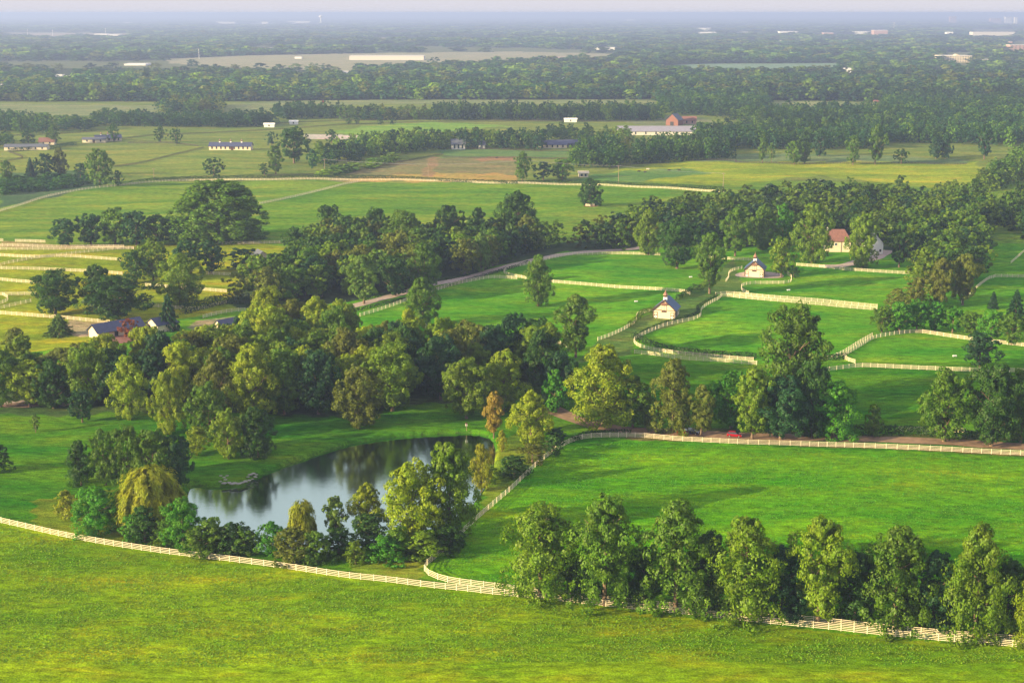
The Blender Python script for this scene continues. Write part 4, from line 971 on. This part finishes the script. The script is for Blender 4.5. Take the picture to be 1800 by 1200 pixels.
long_building(82, 255, 9, 14, 3.2, 6.4, .1, 'cream', 'redroof', 'small house with reddish roof at the far left', 'house', 0, 2, name='house')
long_building(971, 261, 10, 26, 3.6, 7.2, -.02, 'cream', 'navy', 'white walled house with dark blue roof among far trees', 'house', 0, 5, name='house')
long_building(1012, 258, 9, 18, 3.2, 6, .1, 'slate', 'navy', 'dark barn right of the white walled far house', 'barn', 0, 2, name='barn')
long_building(1162, 238, 18, 86, 4, 8.5, -.02, 'pale', 'grey', 'very long grey roofed shed among far trees', 'barn', 0, 8, name='shed')
long_building(1026, 312, 6, 7, 3.2, 4.4, .05, 'cream', 'cream', 'small tan shed under the trees near the far road', 'shed', 0, 2, name='shed')
long_building(806, 263, 9, 12, 5, 9, .1, 'pale', 'slate', 'pale house nearly hidden by far trees', 'house', 0, 3, name='house')
long_building(847, 262, 8, 6, 4, 7, .1, 'pale', 'slate', 'small pale gabled house peeping between far trees', 'house', 0, 1, name='house')
long_building(473, 224, 5, 11, 3.2, 4.4, 0, 'wht', 'wht', 'tiny white shed, left one of two on the far meadow', 'shed', 0, 1, name='shed')
long_building(516, 219, 5, 9, 3.2, 4.4, 0, 'wht', 'wht', 'tiny white shed, right one of two on the far meadow', 'shed', 0, 1, name='shed')
long_building(1003, 215, 5, 14, 3.2, 4.4, 0, 'wht', 'wht', 'tiny white shed before the distant tree line', 'shed', 0, 1, name='shed')
long_building(1212, 218, 8, 15, 4, 8, 0, 'terra', 'redroof', 'orange roofed house right of the red barn', 'house', 0, 2, name='house')
long_building(1552, 186, 8, 24, 4, 7, 0, 'wht', 'redroof', 'white house with reddish roof on the far right meadow', 'house', 0, 4, name='house')
def stable_navy():
    p = P(165, 594); rt = empty('stable', p, -.80, 'navy roofed white stable with red tree at its end', 'stable'); rf = gable(rt, 7.5, 19, 2.8, 5.2, 'cream', 'navy', .8)
    for i in range(4): MB().box(3.76, 3.83, 2.5 + i * 4.2, 4.0 + i * 4.2, 0, 2.2).build('door', M['dark'], rt)
stable_navy()
def gable_at(x, y, w, l, he, hr, rz, wm, rm, label, cat, name, win=2):
    rt = empty(name, P(x, y), rz, label, cat); gable(rt, w, l, he, hr, wm, rm, .5)
    for i in range(win):
        xx = -w/2 + w * (i + .5) / win; f = MB().box(xx-.5, xx+.5, -.07, -.004, 1.2, 2.5).build('window', M['dark'], rt)
    return rt
gable_at(384, 589, 8, 11, 3, 5.8, -.8, 'cream', 'navy', 'small navy roofed building below the riding ring', 'house', 'house')
gable_at(268, 583, 7, 9, 3, 5.2, -.7, 'cream', 'navy', 'navy roof end half hidden by the grey conifer', 'house', 'house')
gable_at(463, 462, 7, 8, 3, 5.6, .5, 'cream', 'slate', 'small grey roofed house behind the low dark tree', 'house', 'house')
b = gable_at(1181, 221, 14, 17, 6, 12.5, -.45, 'brick', 'slate', 'tall red brick barn with grey roof beyond the long shed', 'barn', 'barn', 0)
MB().box(-2, 2, -.1, -.004, 0, 4.2).build('door', M['dark'], b)
def red_house():
    rt = empty('house', P(1474, 443), -.03, 'cream house with salmon red roof in the right woodland', 'house'); w, l, he, hr = 12.0, 9, 5.4, 11.2
    mb = MB(); L = w / 2; mb.poly([(-L,0,-.5),(L,0,-.5),(L,l,-.5),(-L,l,-.5),(-L,0,he),(L,0,he),(L,l,he),(-L,l,he)], [(0,1,5,4),(1,2,6,5),(2,3,7,6),(3,0,4,7),(4,5,6,7)]); mb.build('wall', M['cream'], rt)
    o = .6; z = he + .03; mb = MB(); mb.poly([(-L-o,-o,z),(L+o,-o,z),(L+o,l+o,z),(-L-o,l+o,z),(-L+.8,l/2,hr),(L-2.6,l/2,hr)], [(3,2,1,0),(0,1,5,4),(1,2,5),(2,3,4,5),(3,0,4)]); rf = mb.build('roof', M['redroof'], rt)
    MB().box(-L+.4, -L+1.2, l/2-.4, l/2+.4, hr-1.5, hr+1).build('chimney', M['pale'], rf)
    for x in (-4.8, -3.2, -1.6, 3.2):
        f = MB().box(x-.65, x+.65, -.09, -.004, 3.2, 4.9).build('window', M['wht'], rt); MB().box(x-.48, x+.48, -.13, -.094, 3.4, 4.75).build('pane', M['glass'], f)
    MB().box(1.2, 1.4, -.12, -.004, 0, he).build('downpipe', M['timber'], rt)
red_house()
w_ = gable_at(1537, 447, 9, 14, 5.5, 10.5, .15, 'wht', 'slate', 'white gabled house hidden behind the tall olive tree', 'house', 'house', 3)
# far-off buildings
def block(x0, x1, yt, yb, wm, label, cat='building', rows=2, cols=8, name='building', depth=None, roof='pale'):
    p0, p1 = flat(x0, yb), flat(x1, yb); w = p1[0] - p0[0]; h = (yb - yt) / pxm(yb); d = depth or min(w, 60)
    rt = empty(name, ((p0[0] + p1[0]) / 2, p0[1], 0), 0, label, cat, 'distant pale buildings'); MB().box(-w/2, w/2, 0, d, -1, h).build('wall', M[wm], rt)
    MB().box(-w/2 - .5, w/2 + .5, -.5, d + .5, h + .004, h + max(.6, h * .06)).build('roof', M[roof], rt)
    for c in range(cols if rows else 0):
        xc = -w/2 + w * (c + .5) / cols; ww = w / cols * .28
        for r in range(rows): z = h * (r + .35) / rows; MB().box(xc - ww, xc + ww, -.3, -.01, z, z + h / rows * .4).build('window', M['glass'], rt)
    return rt
block(614, 745, 99, 106, 'pale', 'long white warehouse beyond the pale far field', 'warehouse', 0, 1, 'warehouse')
h_ = block(1655, 1708, 99, 110, 'cream', 'large cream hotel block with many windows in the far right woods', 'hotel', 4, 12, 'hotel')
MB().poly([(-11,-.9,14),(11,-.9,14),(0,-.9,20.5),(-11,20,14),(11,20,14),(0,20,20.5)], [(0,1,2),(5,4,3),(1,4,5,2),(0,2,5,3)]).build('pediment', M['cream'], h_)
block(1775, 1830, 80, 90, 'terra', 'orange red brick complex at the far right edge', 'building', 3, 8, depth=40)
block(1774, 1779, 74, 80.5, 'terra', 'small tower of the orange red complex', 'tower', 0, 1)
block(1710, 1784, 57, 63, 'pale', 'long pale hangar near the right horizon', 'warehouse', 0, 1, 'warehouse')
block(1670, 1681, 30, 41, 'terra', 'pinkish tower block left of the horizon cluster', 'tower block', 5, 3, 'tower_block')
block(1741, 1759, 33, 41, 'terra', 'wide pinkish tower block on the right horizon', 'tower block', 4, 5, 'tower_block')
block(1767, 1778, 31, 41, 'wht', 'white tower block on the right horizon', 'tower block', 4, 3, 'tower_block')
block(1783, 1788, 32, 44, 'wht', 'narrow white tower block at the right horizon end', 'tower block', 5, 2, 'tower_block')
block(518, 530, 100.5, 103.5, 'wht', 'small white building alone on the pale far field', 'building', 0, 1)
for x0, x1, yt, yb, lab in FB: block(x0, x1, yt, yb, 'terra' if 'pink' in lab else 'wht', lab, 'building', 0, 1, roof='wht')
def water_tower():
    p = flat(564.5, 44); s = 1 / pxm(44); H = 17 * s; rt = empty('water_tower', (p[0], p[1], 0), 0, 'white water tower breaking the left horizon', 'water tower')
    MB().lathe([(1.7*s, 0), (1.2*s, .15*H), (1.2*s, .68*H)], 12).build('shaft', M['wht'], rt); MB().lathe([(1.2*s, .66*H), (3.4*s, .8*H), (3.6*s, .88*H), (2.6*s, .96*H), (.3*s, H)], 16).build('tank', M['wht'], rt)
water_tower()
for x, yb, yt, lab in ((49,66,53,'thin pale mast at the upper left'),(93,66,53,'second thin pale mast in the left distance'),(186,62,51,'third thin mast in the left distance'),(350,104,87,'pale mast in front of the left woods'),(572,52,46,'short mast right of the water tower'),(1571,54,40,'faint mast in the right distance'),(977,58,53,'tiny white mast in the centre distance'),(888,166,152,'pale leaning mast above the far tree line')):
    p = flat(x, yb); s = 1 / pxm(yb); rt = empty('mast', (p[0], p[1], 0), 0, lab, 'mast'); MB().tube([(0,0,0),(0,0,(yb-yt)*s)], [.35*s, .2*s], 6).build('mast_pole', M['wht'], rt); MB().tube([(0,0,(yb-yt)*s*.9),(0,0,(yb-yt)*s)], [.7*s, .7*s], 6).build('antenna', M['wht'], rt)
p_ = flat(569, 181); rt = empty('tractor', (p_[0], p_[1], 0), 0, 'small red farm machine at the edge of the far meadow', 'tractor')
MB().box(-2.4, 1.2, -1, 1, .8, 2.4).box(-2.2, -.4, -.9, .9, 2.4, 3.6).build('body', M['red'], rt)
for x, y in ((-1.6, -1.1), (-1.6, 1.1), (.8, -1.1), (.8, 1.1)): MB().tube([(x, y-.2, .8), (x, y+.2, .8)], [.8, .8], 12).build('wheel', M['black'], rt)

# ---------------------------------------------------------------- utility poles and wires
PT = []
for x, yb, yt, lab in ((571,308,279,'wooden utility pole left of the brown field'),(753,317,288,'wooden utility pole before the brown field'),(923,320,281,'wooden utility pole beside the tall narrow tree'),(1087,323,291,'wooden utility pole near the grazing cattle'),(271,315,296,'small utility pole above the upper field fence'),(1271,333,304,'wooden utility pole at the right yellow meadow')):
    p = P(x, yb); H = (yb - yt) / pxm(yb) * 1.01; rt = empty('utility_pole', p, .1, lab, 'pole', 'utility poles along the far road'); MB().tube([(0,0,-.5),(0,0,H)], [.2, .13], 8).build('pole_shaft', M['wood'], rt)
    MB().box(-1.2, 1.2, -.06, .06, H - .8, H - .65).build('cross_arm', M['wood'], rt)
    mb = MB()
    for s in (-1.05, 0, 1.05): mb.lathe([(.07, -.65), (.1, -.5), (.05, -.35)], 6, (s, 0, H))
    mb.build('insulator', M['wht'], rt)
    if x != 271: PT.append((p, H))
PT.sort(key=lambda q: q[0].x)
for (a, ha), (b, hb), nm in zip(PT[:-1], PT[1:], ('left', 'brown field', 'middle', 'cattle field')):
    rt = empty('power_line', a, 0, 'thin sagging wires across the %s span of the pole line' % nm, 'wire', 'overhead wires'); 
    for s in (-1.05, 1.05):
        mb = MB(); pts = []
        for k in range(15):
            t = k / 14; q = (b - a) * t; q.z = ha - .4 + (b.z + hb - a.z - ha) * t - 6 * t * (1 - t) * .6; pts.append(q + Vector((s, 0, 0)))
        mb.tube(pts, [.035] * 15, 4).build('wire', M['grey'], rt)

# ---------------------------------------------------------------- cars
def car(x, y, rz, paint, label, L=4.3, hatch=True):
    rt = empty('car', P(x, y) + Vector((0, 0, .09)), rz, label, 'car', 'cars parked on the dirt lane'); W2 = .88
    side = [(-L/2,.35),(-L/2+.02,.8),(-L/2+.12,.98),(-.9,1.0),(.9,.98),(L/2-.5,.86),(L/2-.05,.72),(L/2,.4),(L/2-.1,.28),(-L/2+.1,.28)]
    def extr(pr, w0, ins=None):
        n = len(pr); vs = [(p[0], -w0 + (ins[i] if ins else 0), p[1]) for i, p in enumerate(pr)] + [(p[0], w0 - (ins[i] if ins else 0), p[1]) for i, p in enumerate(pr)]
        mb = MB(); mb.poly(vs, [tuple(range(n)), tuple(range(2*n-1, n-1, -1))] + [(i, i+n, (i+1)%n+n, (i+1)%n) for i in range(n)]); return mb
    b = extr(side, W2).build('body', M[paint], rt); bv = b.modifiers.new('b', 'BEVEL'); bv.width = .06; bv.segments = 2
    rear = -L/2 + .15 if hatch else -L/2 + .8
    cab = [(rear, 1.0), (rear + .3, 1.44), (-.2, 1.5), (.35, 1.46), (1.15, .98)]
    extr(cab, W2 - .06, [0, .14, .16, .14, 0]).build('window', M['glass'], rt)
    extr([(rear+.25, 1.455), (-.2, 1.515), (.36, 1.475), (.3, 1.535), (-.2, 1.57), (rear+.3, 1.52)], W2 - .17).build('roof', M[paint], rt)
    for wx in (-L/2 + .8, L/2 - .85):
        for s in (-1, 1):
            w = MB().tube([(wx, s * (W2 - .17), .33), (wx, s * (W2 + .03), .33)], [.33, .33], 16).build('wheel', M['black'], rt); MB().tube([(wx, s * (W2 + .035), .33), (wx, s * (W2 + .05), .33)], [.2, .2], 12).build('rim', M['chrome'], w)
    for s in (-1, 1):
        MB().box(L/2 - .12, L/2 + .01, s*.6 - .17, s*.6 + .17, .58, .74).build('headlight', M['lamp'], rt); MB().box(-L/2 - .01, -L/2 + .1, s*.66 - .14, s*.66 + .14, .68, .92).build('taillight', M['tail'], rt)
        MB().box(.75, .95, s * (W2 + .08) - .07, s * (W2 + .08) + .07, .95, 1.1).build('mirror', M[paint], rt)
car(1291, 767.5, -.25, 'red', 'bright red hatchback parked on the dirt lane')
car(1201, 762, -.1, 'red', 'dull red car half hidden under lane trees', 3.9)
car(1216, 762.5, -.35, 'darkcar', 'dark blue car parked just right of the dull red one', 4.4, False)

# ---------------------------------------------------------------- small things
def boulders():
    pts = [(388,836),(394,839),(399,836),(396,843),(387,846),(394,849),(402,848),(408,850),(414,849),(420,850),(426,848),(432,846),(438,844),(444,842),(449,838),(451,834),(446,832),(440,834),(436,838)]
    rnd = random.Random(4)
    for i, (x, y) in enumerate(pts):
        p = P(x, y); r = rnd.uniform(.28, .55); mb = MB(); rings = 5; n = 8; vs = []
        for a in range(rings + 1):
            ph = math.pi * a / rings
            for k in range(n): t = 6.2832 * k / n; rr = r * (1 + rnd.uniform(-.2, .2)); vs.append((rr * math.sin(ph) * math.cos(t) * 1.5, rr * math.sin(ph) * math.sin(t), rr * math.cos(ph) * .45))
        mb.poly(vs, [(a*n+k, a*n+(k+1)%n, (a+1)*n+(k+1)%n, (a+1)*n+k) for a in range(rings) for k in range(n)]); o = mb.build('boulder', M['stone']); o.location = p + Vector((0, 0, .05)); o.rotation_euler = (0, 0, rnd.uniform(-.5, .5))
        tag(o, 'flat grey rock on the grass behind the stone bank' if i < 4 else ('rock in the pile at the tip of the pond bank' if i > 12 else 'flat grey rock in the row edging the pond bank'), 'rock', 'rocks on the pond bank')
boulders()
def cow_mesh():
    mb = MB(); mb.tube([(-1.15,0,1.05),(-1.0,0,1.1),(-.5,0,1.02),(.2,0,.98),(.75,0,1.08),(1.0,0,1.15),(1.35,0,1.1),(1.6,0,.85),(1.75,0,.65)], [.12,.36,.42,.43,.40,.28,.19,.17,.09], 10)
    for x in (-.85, .7):
        for s in (-1, 1): mb.tube([(x, s*.2, .95), (x + (.12 if x < 0 else 0), s*.2, .5), (x, s*.2, .08), (x, s*.2, 0)], [.17, .09, .07, .09], 6)
    mb.tube([(-1.2,0,1.2),(-1.35,0,.8),(-1.33,0,.45)], [.04,.03,.05], 5)
    for s in (-1, 1): mb.tube([(1.35,s*.1,1.2),(1.33,s*.32,1.22)], [.06,.02], 5)
    me = bpy.data.meshes.new('cow'); me.from_pydata(mb.v, [], mb.f); me.update(); return me
CM = cow_mesh()
for x, y, rz, m_, lab, nm in ((1123,303,.3,'cow','black cow nearest the utility pole','cow'),(1134,304,2.6,'cow','black cow second from the utility pole','cow'),(1139,299,.1,'cowl','pale cow grazing by the trees','cow'),(1176,301,.2,'cow','black cow alone in the meadow middle','cow'),(1194,301,3.0,'cow','rightmost black cow of the meadow','cow'),(873,279,.2,'cow','dark horse standing alone in the brown field','horse')):
    o = obj(nm, CM); o.location = P(x, y); o.rotation_euler = (0, 0, rz); o.data = CM.copy(); o.data.materials.append(M[m_]); tag(o, lab, nm)
pz = P(820, 755); rt = empty('nest_box', pz, .2, 'small pale nest box on a post at the pond far end', 'nest box'); MB().box(-.08,.08,-.08,.08,-.3,1.2).build('post', M['wood'], rt); MB().box(-.3,.3,-.3,.3,1.2,1.9).build('box', M['pale'], rt); MB().poly([(-.4,-.4,1.9),(.4,-.4,1.9),(.4,.4,1.9),(-.4,.4,1.9),(0,0,2.3)], [(3,2,1,0),(0,1,4),(1,2,4),(2,3,4),(3,0,4)]).build('roof', M['timber'], rt)
for x, y, lab in ((1118,531,'low white feed trough in the middle paddock beside the barn'),(1386,511,'small pale feed tub in the paddock below the upper barn'),(1214,488,'tiny white trough in the upper paddock'),(1678,627,'small pale tub in the far right paddock')):
    rt = empty('trough', P(x, y), .2, lab, 'trough'); mb = MB(); mb.box(-.7,.7,-.3,.3,.25,.6).build('tub', M['wht'], rt); MB().box(-.6,-.45,-.25,.25,0,.25).box(.45,.6,-.25,.25,0,.25).build('foot', M['grey'], rt)
rt = empty('gate', P(1480, 627), .3, 'white board gate at the paddock corner', 'gate'); mb = MB()
for z in (.4, .7, 1.0, 1.3): mb.box(-1.8, 1.8, -.03, .03, z - .06, z + .06)
mb.build('gate_panel', M['white'], rt); MB().box(-2, -1.82, -.1, .1, -.3, 1.6).build('gate_post', M['white'], rt); MB().box(1.82, 2, -.1, .1, -.3, 1.6).build('gate_post', M['white'], rt)

# ---------------------------------------------------------------- haze
hz = MB().box(-33000, 33000, -1500, 47500, -4, 126); m = bpy.data.materials.new('haze'); m.use_nodes = True; n = m.node_tree.nodes; n.clear()
o_ = n.new('ShaderNodeOutputMaterial'); pv = n.new('ShaderNodeVolumePrincipled'); pv.inputs['Color'].default_value = (.43, .55, .92, 1); pv.inputs['Density'].default_value = .00014; pv.inputs['Anisotropy'].default_value = .15
m.node_tree.links.new(pv.outputs[0], o_.inputs['Volume']); ho = hz.build('haze', m); tag(ho, 'thin morning haze veiling the distance', None, None, 'stuff')
